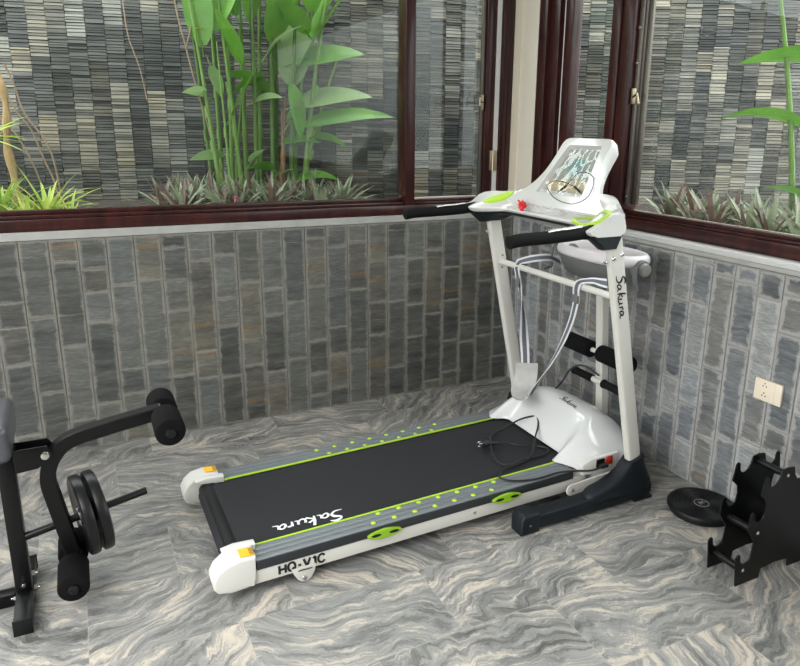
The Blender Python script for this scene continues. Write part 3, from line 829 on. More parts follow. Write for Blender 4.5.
# ================================================================== TREADMILL
CY = -1.06
T = thing('treadmill', 'white and black folding treadmill with lime green trim in the middle of the room', 'treadmill', (-1.2, CY, 0), R(.5))
SL = .018
def dz(x): return SL * x          # deck rise; x local (world x + 1.2)
XR, XF = -.775, .66               # deck rear / front, local
HW = .345; HB = .245
# frame side beams
for s in (-1, 1):
    bm = NB()
    y0, y1 = sorted((s * (HW - .004), s * (HW - .045)))
    prism(bm, [(XR + .02, .052 + dz(XR)), (XF + .02, .052 + dz(XF)), (XF + .02, .104 + dz(XF)), (XR + .02, .104 + dz(XR))], y0, y1, .004)
    obj('side_beam', bm, M_white, T)
    # rail: dark edge + grey ribbed top + lime line
    bm = NB()
    y0, y1 = sorted((s * HW, s * (HB + .002)))
    prism(bm, [(XR + .09, .1045 + dz(XR)), (XF - .05, .1045 + dz(XF)), (XF - .05, .137 + dz(XF)), (XR + .09, .137 + dz(XR))], y0, y1, .003)
    sr = obj('side_rail', bm, M_railedge, T)
    bm = NB()
    for (ya, yb) in ((HW - .004, .312), (.3105, .286), (.2845, .2525)):
        a, b = sorted((s * ya, s * yb))
        prism(bm, [(XR + .09, .1365 + dz(XR)), (XF - .05, .1365 + dz(XF)), (XF - .05, .1405 + dz(XF)), (XR + .09, .1405 + dz(XR))], a, b, .0012)
    obj('rail_top', bm, M_rail, sr)
    bm = NB()
    a, b = sorted((s * .2523, s * .2455))
    prism(bm, [(XR + .09, .1365 + dz(XR)), (XF - .05, .1365 + dz(XF)), (XF - .05, .1425 + dz(XF)), (XR + .09, .1425 + dz(XR))], a, b, .001)
    obj('lime_line', bm, M_lime, sr)
    n_in = [-.224 + .0827 * k for k in range(7)]
    n_out = [-.264 + .0827 * k for k in range(7 if s < 0 else 8)]
    for yy, xs_ in ((.268, n_in), (.318, n_out)):
        for x in xs_:
            bm = NB(); cyl(bm, (x, s * yy, .140 + dz(x)), (x, s * yy, .1435 + dz(x)), .0095, .0085, 16, .0015)
            obj('grip_stud', bm, M_lime, sr)
    # white rear end caps
    bm = NB()
    # side profile of the cap, tapering down to the rear
    prof = [(-.824, .062), (-.812, .046), (-.770, .036), (-.714, .040), (-.704, .054), (-.688, .058), (-.688, .147), (-.74, .150), (-.785, .141), (-.812, .120), (-.827, .092)]
    ya, yb = sorted((s * (HW + .008), s * (HB + .02)))
    prism(bm, prof, ya, yb, .010, 3)
    # inner lip along the belt end
    pr2 = [(-.672, .120), (-.672, .146), (-.74, .150), (-.782, .142), (-.76, .128)]
    ya, yb = sorted((s * (HB + .03), s * (HB - .004)))
    prism(bm, pr2, ya, yb, .004, 2)
    cap = obj('end_cap', bm, M_whiteC, T)
    bm = NB(); box(bm, -.735, -.690, -.5 * .048 + s * .315, .5 * .048 + s * .315, .1492, .1500, 0)
    for v in bm.verts: v.co.z += (-.710 - v.co.x) * .055 + .0012
    obj('warning_label', bm, M_yel, cap, None)
    bm = NB()
    for k in range(4): box(bm, -.703 + k * .0035, -.7015 + k * .0035, s * .315 - .02, s * .315 + .02, .1508, .1513)
    for v in bm.verts: v.co.z += (-.710 - v.co.x) * .055 + .0012
    obj('label_print', bm, M_stick, cap, None)
    # lime oval clips
    for x in (-.233, .283):
        bm = NB(); L = .066
        ring = [(x + L * math.cos(a) * (1 if abs(math.cos(a)) < .8 else 1), .111 + dz(x) + .018 * math.sin(a) * (1 - .25 * abs(math.cos(a)))) for a in [2 * PI * k / 28 for k in range(28)]]
        ya, yb = sorted((s * (HW - .003), s * (HW + .010)))
        prism(bm, ring, ya, yb, .003, 2)
        cp = obj('oval_clip', bm, M_limeD, T)
        for q in (-.034, .034):
            bm = NB()
            ring = [(x + q + .019 * math.cos(a), .112 + dz(x) + .0055 * math.sin(a)) for a in [2 * PI * k / 16 for k in range(16)]]
            ya, yb = sorted((s * (HW + .008), s * (HW + .0106)))
            prism(bm, ring, ya, yb)
            obj('clip_slot', bm, M_blk, cp)
    # rear hanger bracket with small wheel
    bm = NB()
    ring = [(-.572, .058), (-.487, .060), (-.492, .035), (-.505, .012), (-.518, -.0 + .004), (-.537, .004), (-.550, .014), (-.563, .036)]
    ya, yb = sorted((s * (HW - .003), s * (HW + .003)))
    prism(bm, ring, ya, yb, .001)
    box(bm, -.55, -.51, ya - .0 , yb + .0015 if s > 0 else yb, .047, .053)
    br = obj('wheel_bracket', bm, M_white, T)
    bm = NB(); cyl(bm, (-.528, s * (HW + .002), .018), (-.528, s * (HW + .008), .018), .009, .007, 12, .001); obj('axle_bolt', bm, M_chrome, br)
    bm = NB(); cyl(bm, (-.528, s * (HW - .028), .022), (-.528, s * (HW - .008), .022), .0215, seg=24, bev=.003); obj('wheel', bm, M_blk, br)
    bm = NB(); box(bm, -.55, -.50, *sorted((s * (HW + .0028), s * (HW + .0036))), .047, .0505); obj('slot', bm, M_blk, br)
    bm = NB(); cyl(bm, (.145, s * (HW - .005), .082), (.145, s * (HW - .002), .082), .006, seg=12); obj('frame_bolt', bm, M_brass, T)
# belt (a loop round two rollers) and rear roller
bm = NB()
rr = .040; zc = .096
prof = []
for k in range(13):
    a = PI / 2 + PI * k / 12; prof.append((-.735 + rr * math.cos(a), zc + dz(-.735) + rr * math.sin(a)))
for k in range(13):
    a = -PI / 2 + PI * k / 12; prof.append((.70 + rr * math.cos(a), zc + dz(.70) + rr * math.sin(a)))
prism(bm, prof, -.235, .235)
bel = obj('running_belt', bm, M_belt, T)
bm = NB(); cyl(bm, (-.733, -.262, .09), (-.733, .262, .09), .036, seg=24); obj('rear_roller', bm, M_blk, T)
bm = NB(); script_word(bm, (-.325, -.168, zc + rr + dz(-.325) + .0004), (-1, 0, -SL), (0, -1, 0), (0, 0, 1), .0425); obj('belt_script', bm, M_wink, bel, None)
# side lettering
Mx = Matrix.Translation((-.532, -(HW - .0034), .0795 + dz(-.53))) @ Matrix.Rotation(-math.atan(SL), 4, 'Y') @ Matrix.Rotation(PI / 2, 4, 'X')
bm = NB(); lx = 0.0; U = .0052
glyph = [([[(0, 0), (0, 6)], [(4, 0), (4, 6)], [(0, 3), (4, 3)]], 4, False), ([[(2.3, 0), (.6, .8), (0, 3), (.6, 5.2), (2.3, 6), (4, 5.2), (4.6, 3), (4, .8), (2.3, 0)], [(2.7, 2.2), (5.3, -.7)]], 4.8, True),
         ([[(0, 2.5), (2, 2.5)]], 2, False), ([[(0, 6), (2.2, 0), (4.4, 6)]], 4.4, False), ([[(.2, 4.6), (1.7, 5.9), (1.7, 0)]], 1.9, False), ([[(4.3, 4.6), (3.4, 5.7), (2.2, 6), (.6, 5.1), (0, 3), (.6, .9), (2.2, 0), (3.4, .3), (4.3, 1.4)]], 4.3, True)]
for strokes, wdt, sm in glyph:
    for k, st_ in enumerate(strokes):
        pv = [Vector(((a + lx) * U - .0795, (b - 3) * U, .0001 * k)) for a, b in st_]
        if sm and len(st_) > 3: ribbon(bm, pv, [.0040, .0040], (0, 0, 1), .0008, 5)
        else:
            for pa, pb_ in zip(pv, pv[1:]): ribbon(bm, [pa, pb_], [.0042, .0042], (0, 0, 1), .0008, 1, False)
    lx += wdt + 1.75
bmesh.ops.transform(bm, matrix=Mx, verts=bm.verts)
obj('model_lettering', bm, M_ink, T, None)

# motor hood
def hood_z(x, y):
    a = abs(y) / HW
    if a <= .58: xr = .649
    elif a <= .71: xr = .649 - (a - .58) / .13 * .075
    else: xr = .574 + (a - .71) / .29 * .062
    return xr
bm = NB()
NXh, NYh = 34, 40
rows = []
XFh = 1.045
for i in range(NXh + 1):
    row = []
    for j in range(NYh + 1):
        y = -HW + 2 * HW * j / NYh; a = abs(y) / HW
        xr = hood_z(0, y)
        xf = XFh - .10 * a ** 3
        s = i / NXh; x = xr + (xf - xr) * s
        # transverse crown
        crown = (1 - a ** 3.2) * .62 + .38 * (1 - a ** 8)
        rise = math.sin(min(1, s / .45) * PI / 2) ** 1.15
        kk = min(1, max(0, (a - .57) / .13)); kk = kk * kk * (3 - 2 * kk)
        wing = 1.0 - .26 * kk * (1 - s) - .22 * max(0, a - .7) / .3
        drop = 1 - max(0, (s - .45) / .55) ** 2.2 * 1.05
        h = .142 * rise * (.25 + .75 * crown) * drop * wing
        # side crease running back from the opening corner
        z = .152 + dz(x) + h - (.01 * max(0, (a - .75) / .25)) * (1 - s)
        if s > .97: z -= (s - .97) / .03 * .05
        if a > .97: z -= .006
        row.append(bm.verts.new((x, y, z)))
    rows.append(row)
for i in range(NXh):
    for j in range(NYh): bm.faces.new((rows[i][j], rows[i + 1][j], rows[i + 1][j + 1], rows[i][j + 1]))
# skirt
bd = [rows[i][0] for i in range(NXh + 1)] + [rows[NXh][j] for j in range(1, NYh + 1)] + [rows[i][NYh] for i in range(NXh - 1, -1, -1)] + [rows[0][j] for j in range(NYh - 1, 0, -1)]
low = []
for v in bd:
    zz = .128 if v.co.x < .70 and abs(v.co.y) > HW - .02 else .075
    if v.co.x < .66: zz = max(.147 + dz(v.co.x), 0) if abs(v.co.y) < HW - .001 else .1435 + dz(v.co.x)
    low.append(bm.verts.new((v.co.x, v.co.y, min(zz, v.co.z - .001))))
n_ = len(bd)
for k in range(n_):
    q = (k + 1) % n_
    bm.faces.new((bd[k], bd[q], low[q], low[k]))
hood = obj('motor_hood', bm, M_hood, T, 50)
bm = NB()
def hz(x, y):
    best = None; bd_ = 9
    for row in rows_xyz:
        for p in row:
            d2 = (p[0] - x) ** 2 + (p[1] - y) ** 2
            if d2 < bd_: bd_, best = d2, p[2]
    return best
rows_xyz = [[tuple(v.co) for v in hood.data.vertices][i * (NYh + 1):(i + 1) * (NYh + 1)] for i in range(NXh + 1)]
# lettering on hood ridge: small script
def hzi(x, y):
    a = sorted(((p[0] - x) ** 2 + (p[1] - y) ** 2, p[2]) for row in rows_xyz for p in row)[:4]
    ws = [1 / (d + 1e-6) for d, _ in a]; return sum(w_ * z for w_, (_, z) in zip(ws, a)) / sum(ws)
script_word(bm, (.80, .02, 0), (-.05, -1, 0), (1, -.05, 0), (0, 0, 1), .021, .10, hzi)
obj('hood_script', bm, M_ink, hood, None)
# flat front chassis under hood, motor bay
bm = NB(); box(bm, .60, 1.0, -HW + .02, HW - .02, .05, .125, .008); obj('front_chassis', bm, M_white, T)
# power inlet on the near side of the hood
bm = NB(); prism(bm, [(.655, .122), (.84, .110), (.84, .190), (.70, .186), (.652, .168)], -HW - .006, -HW + .03, .004); inl = obj('inlet_panel', bm, M_whiteC, T)
bm = NB(); box(bm, .722, .764, -HW - .012, -HW - .0055, .140, .180, .002); obj('power_inlet', bm, M_blk, inl)
bm = NB(); box(bm, .772, .806, -HW - .012, -HW - .0055, .146, .184, .003); obj('rocker_switch', bm, M_redsw, inl)

# floor skids, boots, uprights
UPR_B, UPR_T = (.862, .171), (.663, 1.085)     # upright centre line (x,z) local
for s in (-1, 1):
    yc = s * .415
    bm = NB()
    prism(bm, [(.31, .012), (.93, .012), (.95, .03), (.95, .065), (.92, .078), (.37, .064), (.31, .06)], yc - .033, yc + .033, .006)
    sk = obj('floor_skid', bm, M_navy, T)
    bm = NB(); prism(bm, [(.288, .0), (.372, .0), (.376, .07), (.370, .082), (.302, .082), (.288, .064)], yc - .039, yc + .039, .009, 3); obj('skid_foot', bm, M_navy, sk)
    bm = NB(); prism(bm, [(.86, .0), (.955, .0), (.955, .012), (.86, .012)], yc - .036, yc + .036, .003); obj('skid_foot', bm, M_navy, sk)
    bm = NB(); cyl(bm, (.325, yc + s * .038, .04), (.325, yc + s * .0415, .04), .004, seg=10); obj('screw', bm, M_chrome, sk)
    # boot: lofted from a long toe footprint up to the upright
    bm = NB(); rings = []
    for (z, xa, xb, hy) in ((.055, .612, .955, .044), (.072, .614, .957, .046), (.088, .630, .952, .045), (.104, .69, .944, .042), (.125, .745, .932, .040), (.150, .785, .918, .038), (.178, .808, .906, .036), (.198, .818, .898, .034)):
        ring = []
        if s > 0: xa = xa + .09 * min(1, (z - .05) / .04) if z < .12 else max(xa, .80)
        for k in range(24):
            a = 2 * PI * k / 24
            ca, sa = math.cos(a), math.sin(a)
            ca = math.copysign(abs(ca) ** .6, ca); sa = math.copysign(abs(sa) ** .6, sa)
            ring.append(Vector(((xa + xb) / 2 + (xb - xa) / 2 * ca, yc + hy * sa, z + (.012 * ca if z > .19 else 0))))
        rings.append(ring)
    loft(bm, rings); obj('upright_boot', bm, M_navy, T)
    # upright
    bm = NB()
    (x0, z0), (x1, z1) = UPR_B, UPR_T
    ds = Vector((x1 - x0, 0, z1 - z0)).normalized()
    pb = Vector((x0, yc, z0)) - ds * .03; pt = Vector((x1, yc, z1)) + ds * .06
    nrm = Vector((ds.z, 0, -ds.x))
    rings = []
    for p in (pb, pt):
        ring = []
        for k in range(24):
            a = 2 * PI * (k + .5) / 24; ca, sa = math.cos(a), math.sin(a)
            ca = math.copysign(abs(ca) ** .45, ca); sa = math.copysign(abs(sa) ** .45, sa)
            ring.append(p + nrm * (.0325 * ca) + Vector((0, 1, 0)) * (.019 * sa))
        rings.append(ring)
    loft(bm, rings); up = obj('upright', bm, M_white, T, 30)
    for (q, zt) in ((-.022, 1.045), (.02, 1.058)):
        t = (zt - z0) / (z1 - z0); px = x0 + (x1 - x0) * t + q
        bm = NB(); cyl(bm, (px, yc + s * .0175, zt), (px, yc + s * .024, zt), .0085, .006, 14, .0015); obj('upright_bolt', bm, M_chrome, up)
    t = (1.075 - z0) / (z1 - z0)
    bm = NB(); cyl(bm, (x0 + (x1 - x0) * t - .032, yc, 1.03), (x0 + (x1 - x0) * t - .043, yc, 1.03), .008, .006, 14, .0015); obj('upright_bolt', bm, M_chrome, up)
    # crossbar fixing plate
    t = (.885 - z0) / (z1 - z0); px = x0 + (x1 - x0) * t
    bm = NB(); prism(bm, [(px - .016, .85), (px + .016, .85), (px + .012, .925), (px - .016, .925)], *sorted((yc - s * .018, yc - s * .022)), .001)
    fp = obj('fixing_plate', bm, M_white, up)
    for zz in (.858, .916):
        bm = NB(); cyl(bm, (px, yc - s * .021, zz), (px, yc - s * .0265, zz), .004, seg=10); obj('plate_screw', bm, M_chrome, fp)
    # link arm between frame and boot
    bm = NB()
    ring = []
    for k in range(9):
        a = PI / 2 + PI * k / 8; ring.append((.585 + .024 * math.cos(a), .083 + .024 * math.sin(a)))
    ring += [(.80, .075), (.80, .120)]
    prism(bm, ring, *sorted((s * (HW + .018), s * (HW + .026))), .001); la = obj('link_arm', bm, M_white, T)
    bm = NB(); cyl(bm, (.588, s * (HW + .0), .084), (.588, s * (HW + .031), .084), .009, .007, 14, .001); obj('pivot_bolt', bm, M_brass, la)
    bm = NB(); box(bm, .59, .84, *sorted((s * (HW - .006), s * (HW + .010))), .045, .070, .002); obj('lift_strut', bm, M_blk, la)
    if s < 0:
        # vertical script on the outer face, reading downwards
        bm = NB()
        t0 = (.985 - z0) / (z1 - z0)
        face = yc - .0192
        down = -ds; acr = nrm
        P0 = Vector((x0 + (x1 - x0) * t0, face, .985)) - nrm * .020
        script_word(bm, P0, down, acr, (0, -1, 0), .0285, .11); obj('upright_script', bm, M_ink, up, None)
t = (.885 - UPR_B[1]) / (UPR_T[1] - UPR_B[1]); cbx = UPR_B[0] + (UPR_T[0] - UPR_B[0]) * t
bm = NB(); cyl(bm, (cbx, -.396, .885), (cbx, .396, .885), .0135, seg=18); obj('crossbar', bm, M_white, T)
# base cross tube at floor (front)
bm = NB(); box(bm, .895, .935, -.392, .392, .02, .06, .004); obj('base_crossbar', bm, M_navy, T)

# console ------------------------------------------------------------
# white body: sections across y, profile in xz
def console_profile(y):
    a = abs(y)
    # front lip x, rear x, heights
    k = min(1, max(0, (a - .26) / .14)); k = k * k * (3 - 2 * k)
    xl = .640 - .125 * k                      # user-side lip (arms reach back)
    xf = .835 - .150 * max(0, (a - .2) / .25) ** 1.3   # far edge
    zl = 1.165 - .004 * k
    g = max(0, 1 - max(0, a - .20) / .20) ; g = g * g * (3 - 2 * g)
    ztop = 1.208 + .042 * g
    xt = min(.700 + .02 * g, xf - .075)
    rise2 = ztop + .012
    zb = 1.128 if a < .33 else 1.128 + .0 * a
    return [(xl, zb + .012), (xl - .008, zb + .022), (xl - .006, zl - .006), (xl + .008, zl), (xl + .045, zl + .012), (xt, ztop), (xt + .035, rise2), (xf - .01, rise2 - .012), (xf + .004, zl), (xf, zb + .014), (xf - .02, zb), (xl + .03, zb)]
bm = NB(); rings = []
NS = 44
for i in range(NS + 1):
    y = -.455 + .91 * i / NS
    e = 0
    if i in (0, NS): e = .014
    elif i in (1, NS - 1): e = .004
    pr = console_profile(y)
    cx = sum(p[0] for p in pr) / len(pr); cz = sum(p[1] for p in pr) / len(pr)
    pr = [(p[0] + (cx - p[0]) * e * 6, p[1] + (cz - p[1]) * e * 8) for p in pr]
    rings.append([Vector((a, y, b)) for a, b in pr])
loft(bm, rings); con = obj('console_body', bm, M_whiteP, T, 40)
# dark underside of console with side pods
bm = NB(); rings = []
for i in range(NS + 1):
    y = -.450 + .90 * i / NS; a = abs(y)
    k = min(1, max(0, (a - .26) / .14)); k = k * k * (3 - 2 * k)
    xl = .640 - .105 * k; xf = .825 - .150 * max(0, (a - .2) / .25) ** 1.3
    dep = .020 + .042 * min(1, max(0, (a - .33) / .07))
    zt = 1.141
    e = .008 if i in (0, NS) else 0
    rings.append([Vector((xl - .003 + e, y, zt)), Vector((xf + .003 - e, y, zt)), Vector((xf - .03, y, zt - dep + e)), Vector((xl + .04 + .02 * k, y, zt - dep + e)), Vector((xl + .004, y, zt - .012))])
loft(bm, rings); obj('console_underside', bm, M_navy, T, 40)
# lime accents: near keypad frame and far pad
def on_top(x, y):
    pr = console_profile(y)[3:8]
    for (a, b), (c, d) in zip(pr, pr[1:]):
        if a <= x <= c: return b + (d - b) * (x - a) / (c - a)
    return pr[-1][1] if x > pr[-1][0] else pr[0][1]
for s in (-1, 1):
    bm = NB()
    outer = [(.545, s * .40), (.575, s * .275), (.645, s * .205), (.675, s * .28), (.665, s * .385), (.60, s * .425)] if s < 0 else [(.575, s * .375), (.60, s * .345), (.665, s * .315), (.705, s * .315), (.690, s * .345), (.63, s * .378)]
    outer = [(a, b) for a, b in outer]
    cxk = sum(p[0] for p in outer) / 6; cyk = sum(p[1] for p in outer) / 6
    po = spline([(a, b, 0) for a, b in outer], 5, True)
    pi_ = [Vector((cxk + (p.x - cxk) * .72, cyk + (p.y - cyk) * .80, 0)) for p in po]
    def lift(p, h): return Vector((p.x, p.y, on_top(p.x, p.y) + h))
    r0 = [bm.verts.new(lift(p, -.003)) for p in po]; r1 = [bm.verts.new(lift(p, .004)) for p in po]
    r2 = [bm.verts.new(lift(p, .004)) for p in pi_]; r3 = [bm.verts.new(lift(p, .0)) for p in pi_]
    n = len(po)
    for A_, B_ in ((r0, r1), (r1, r2), (r2, r3)):
        for k in range(n):
            q = (k + 1) % n; bm.faces.new((A_[k], A_[q], B_[q], B_[k]))
    kf = obj('keypad_frame', bm, M_lime, con, 40)
    bm = NB(); r3 = [bm.verts.new(lift(p, .0022)) for p in pi_]; cvv = bm.verts.new(lift(Vector((cxk, cyk, 0)), .0026))
    for k in range(n): bm.faces.new((r3[k], r3[(k + 1) % n], cvv))
    obj('keypad', bm, M_scr if s < 0 else M_lime, kf, 60)

# display panel: moulded frame standing up from the body, plane tilted back
PB = Vector((.712, 0, 1.239)); PU = Vector((.124, 0, .189)).normalized(); PN = Vector((-.189, 0, .124)).normalized(); PY = Vector((0, 1, 0))
def pp(y, t, h):
    y = y - .012
    return PB + PU * t + PY * y + PN * h
def trap(t0, w0, t1, w1, r, n=6):
    """rounded trapezoid in panel coordinates (bottom t0/half w0, top t1/half w1)"""
    cs = [(-w0, t0), (w0, t0), (w1, t1), (-w1, t1)]; out = []
    for i in range(4):
        p = Vector((*cs[i], 0)); a = Vector((*cs[i - 1], 0)); b = Vector((*cs[(i + 1) % 4], 0))
        da = (a - p).normalized(); db = (b - p).normalized()
        for k in range(n + 1):
            u = k / n; q = p + da * r * (1 - u) ** 2 + db * r * u ** 2
            out.append((q.x, q.y))
    return out
bm = NB()
back = trap(-.07, .30, .255, .125, .035); front0 = trap(-.06, .27, .268, .135, .04); frontA = trap(-.05, .25, .266, .142, .04); rim = trap(-.035, .22, .258, .132, .035)
inn = trap(-.004, .142, .226, .100, .012); rec = trap(.0, .138, .222, .097, .010)
def flare(loop, hh):
    """lower corners sweep out into the tray like the moulding does"""
    out = []
    for (y, t) in loop:
        out.append(pp(y, t, hh))
    return out
def cstr(w_top, w_bot, t0, t1, pw):
    pts = []
    for k in range(15):
        u = k / 14; t = t0 + (t1 - t0) * u
        pts.append((w_bot + (w_top - w_bot) * (1 - (1 - u) ** pw), t))
    return pts
def bell(w_top, w_bot, t0, t1, pw=2.0, r=.035):
    right = cstr(w_top, w_bot, t0, t1 - r, pw)
    arc = [(w_top - r + r * math.cos(a), t1 - r + r * math.sin(a)) for a in [PI / 2 * k / 6 for k in range(1, 7)]]
    rt = right + arc
    return rt + [(-y, t) for y, t in reversed(rt)]
L0 = bell(.142, .36, -.075, .258, 3.2); L1 = bell(.157, .37, -.072, .270, 3.2); L2 = bell(.155, .34, -.066, .266, 3.2)
def toinner(w0, w1, t0, t1, r, ref):
    # inner trapezoid resampled to the same count as ref
    n = len(ref) // 2; h = []
    for k in range(15):
        u = k / 14; h.append((w0 + (w1 - w0) * u, t0 + (t1 - r - t0) * u))
    for k in range(1, 7):
        a = PI / 2 * k / 6; h.append((w1 - r + r * math.cos(a), t1 - r + r * math.sin(a)))
    return h + [(-y, t) for y, t in reversed(h)]
I1 = toinner(.152, .108, -.006, .232, .012, L0); I2 = toinner(.142, .100, .0, .226, .010, L0)
rings = [[pp(y, t, -.055) for y, t in L0], [pp(y, t, -.02) for y, t in L1], [pp(y, t, .004) for y, t in L1], [pp(y, t, .012) for y, t in L2], [pp(y, t, .012) for y, t in I1], [pp(y, t, -.010) for y, t in I2]]
vr = loft(bm, rings, cap=False)
bm.faces.new(vr[0][::-1]); bm.faces.new(vr[-1])
pan = obj('display_panel', bm, M_whiteP, T, 45)
def quadpanel(bm, y0, y1, t0, t1, h, th=.0008):
    def hwid(t): return .142 + (.100 - .142) * t / .226
    P = [(max(y0, -hwid(t0) + .003), t0), (min(y1, hwid(t0) - .003), t0), (min(y1, hwid(t1) - .003), t1), (max(y0, -hwid(t1) + .003), t1)]
    a = [bm.verts.new(pp(y, t, h)) for y, t in P]; b = [bm.verts.new(pp(y, t, h + th)) for y, t in P]
    bm.faces.new(b)
    for k in range(4): bm.faces.new((a[k], a[(k + 1) % 4], b[(k + 1) % 4], b[k]))
bm = NB(); quadpanel(bm, -.2, .2, .075, .222, -.0098); obj('screen_print', bm, M_scr, pan, None)
bm = NB(); quadpanel(bm, -.2, .2, .003, .074, -.0098); obj('lower_print', bm, M_beige, pan, None)
bm = NB()
ring = [pp(.055 * math.cos(a) + .005, .140 + .042 * math.sin(a), -.0088) for a in [2 * PI * k / 28 for k in range(28)]]
ring2 = [pp(.055 * math.cos(a) + .005, .140 + .042 * math.sin(a), -.0080) for a in [2 * PI * k / 28 for k in range(28)]]
loft(bm, [ring, ring2]); obj('round_print', bm, M_teal, pan, 40)
# crinkled protective film over the print
bm = NB(); rd2 = random.Random(4)
gn, gm = 22, 26; gr = []
for i in range(gm + 1):
    t = .002 + .222 * i / gm; hw_ = .142 - .042 * t / .226 - .002
    gr.append([bm.verts.new(pp(-hw_ + 2 * hw_ * j / gn, t, -.001 + .0050 * noise.noise(Vector((j * .30, i * .16, 1.7))) + .0010 * noise.noise(Vector((j * .7, i * .5, 4))))) for j in range(gn + 1)])
for i in range(gm):
    for j in range(gn): bm.faces.new((gr[i][j], gr[i][j + 1], gr[i + 1][j + 1], gr[i + 1][j]))
obj('protective_film', bm, M_foil, pan, 35)
# handlebars
for s in (-1, 1):
    yc = s * .412
    bm = NB()
    tube(bm, [(.195, yc, 1.128), (.215, yc, 1.131), (.25, yc, 1.135), (.34, yc, 1.137), (.42, yc, 1.139), (.50, yc, 1.143), (.57, yc, 1.150), (.62, yc, 1.152)], .02, 18, 5,
         rad=lambda t: (.0228 * min(1, (t / .05) ** .5 + .35)) + (.006 * max(0, t - .75) / .25))
    hb = obj('handlebar_grip', bm, M_grip, T, 60)
    bm = NB()
    sweep_rect(bm, [(.352, yc, 1.1580), (.40, yc, 1.1625), (.45, yc, 1.1645), (.50, yc, 1.1695)], (0, 1, 0), .0135, .0036, 4, True, .0015)
    obj('pulse_sensor', bm, M_greyL if False else M_chrome, hb, 60)

# massage post on the front of the treadmill
POST_B, POST_T = Vector((1.045, -.02, .06)), Vector((.985, .0, .93))
bm = NB(); sweep_rect(bm, [POST_B, POST_T], (0, 1, 0), .022, .022, 1, False, .005); mp = obj('massage_post', bm, M_white, T, 30)
bm = NB(); box(bm, .96, 1.07, -.05, .03, .055, .09, .004); obj('post_foot', bm, M_white, mp)
def post_at(z):
    t = (z - POST_B.z) / (POST_T.z - POST_B.z); return POST_B.lerp(POST_T, t)
q = post_at(.515); xr_ = q.x - .034
bm = NB(); cyl(bm, (xr_, -.235, .515), (xr_, .215, .515), .011, seg=14); rb = obj('roller_bar', bm, M_white, mp)
for (a, b) in ((-.235, -.04), (.02, .20)):
    bm = NB(); cyl(bm, (xr_, a, .515), (xr_, b, .515), .040, seg=28, bev=.006); obj('foam_roller', bm, M_foam, rb)
q = post_at(.36); xr_ = q.x - .03
bm = NB(); cyl(bm, (xr_, -.18, .37), (xr_, .16, .37), .014, seg=14); gb = obj('grip_bar', bm, M_white, mp)
for (a, b) in ((-.19, -.055), (.015, .155)):
    bm = NB(); cyl(bm, (xr_, a, .37), (xr_, b, .37), .0185, seg=18, bev=.003)
    cyl(bm, (xr_, b - .012, .37), (xr_, b, .37), .021, seg=18, bev=.003); obj('hand_grip', bm, M_grip, gb)
bm = NB(); tube(bm, [(.99, -.03, .40), (.96, .01, .43), (.93, .05, .435), (.905, .085, .40), (.885, .10, .35), (.865, .13, .30), (.83, .17, .262), (.80, .20, .25)], .0045, 8, 6); obj('massager_cable', bm, M_rub, T)
# massage head
hx, hyc, hz0 = 1.0, .030, .93
def oval(rx, ry, z, n=40, ex=2.6, ox=0, oy=0):
    out = []
    for k in range(n):
        a = 2 * PI * k / n; ca, sa = math.cos(a), math.sin(a)
        out.append(Vector((hx + ox + rx * math.copysign(abs(ca) ** (2 / ex), ca), hyc + oy + ry * math.copysign(abs(sa) ** (2 / ex), sa), z)))
    return out
bm = NB(); loft(bm, [oval(.050, .16, .842), oval(.085, .215, .862), oval(.112, .224, .905), oval(.120, .234, .94), oval(.11, .225, .95)]); mh = obj('massage_head', bm, M_greyP, T, 50)
bm = NB(); loft(bm, [oval(.112, .232, .941), oval(.126, .246, .950), oval(.131, .251, .962), oval(.128, .248, .978), oval(.118, .238, .990), oval(.108, .226, .991), oval(.100, .214, .982), oval(.094, .206, .955)])
obj('padded_rim', bm, M_pad, mh, 60)
bm = NB(); loft(bm, [oval(.098, .211, .945), oval(.096, .209, .952), oval(.07, .20, .958), oval(.03, .12, .962)]); obj('inner_cushion', bm, M_pink, mh, 60)
for s in (-1, 1):
    yk = hyc + s * .235
    bm = NB(); cyl(bm, (hx + .0, yk - s * .035, .938), (hx + .0, yk + s * .030, .938), .041, .039, 28, .006)
    kb = obj('drive_drum', bm, M_greyP, mh)
    bm = NB(); cyl(bm, (hx + .0, yk + s * .030, .938), (hx + .0, yk + s * .050, .938), .030, .027, 28, .005); obj('drum_knob', bm, M_greyL, kb)
    bm = NB(); sweep_rect(bm, [(hx - .06, yk + s * .045, .955), (hx - .065, yk + s * .05, .90), (hx - .055, yk + s * .055, .862), (hx - .10, yk + s * .06, .848)], (0, 1, 0), .010, .004, 4); obj('belt_hook', bm, M_greyP, kb)
bm = NB(); cyl(bm, (.98, 0, .8), (.985, 0, .875), .03, seg=18); obj('head_mount', bm, M_greyP, mh)

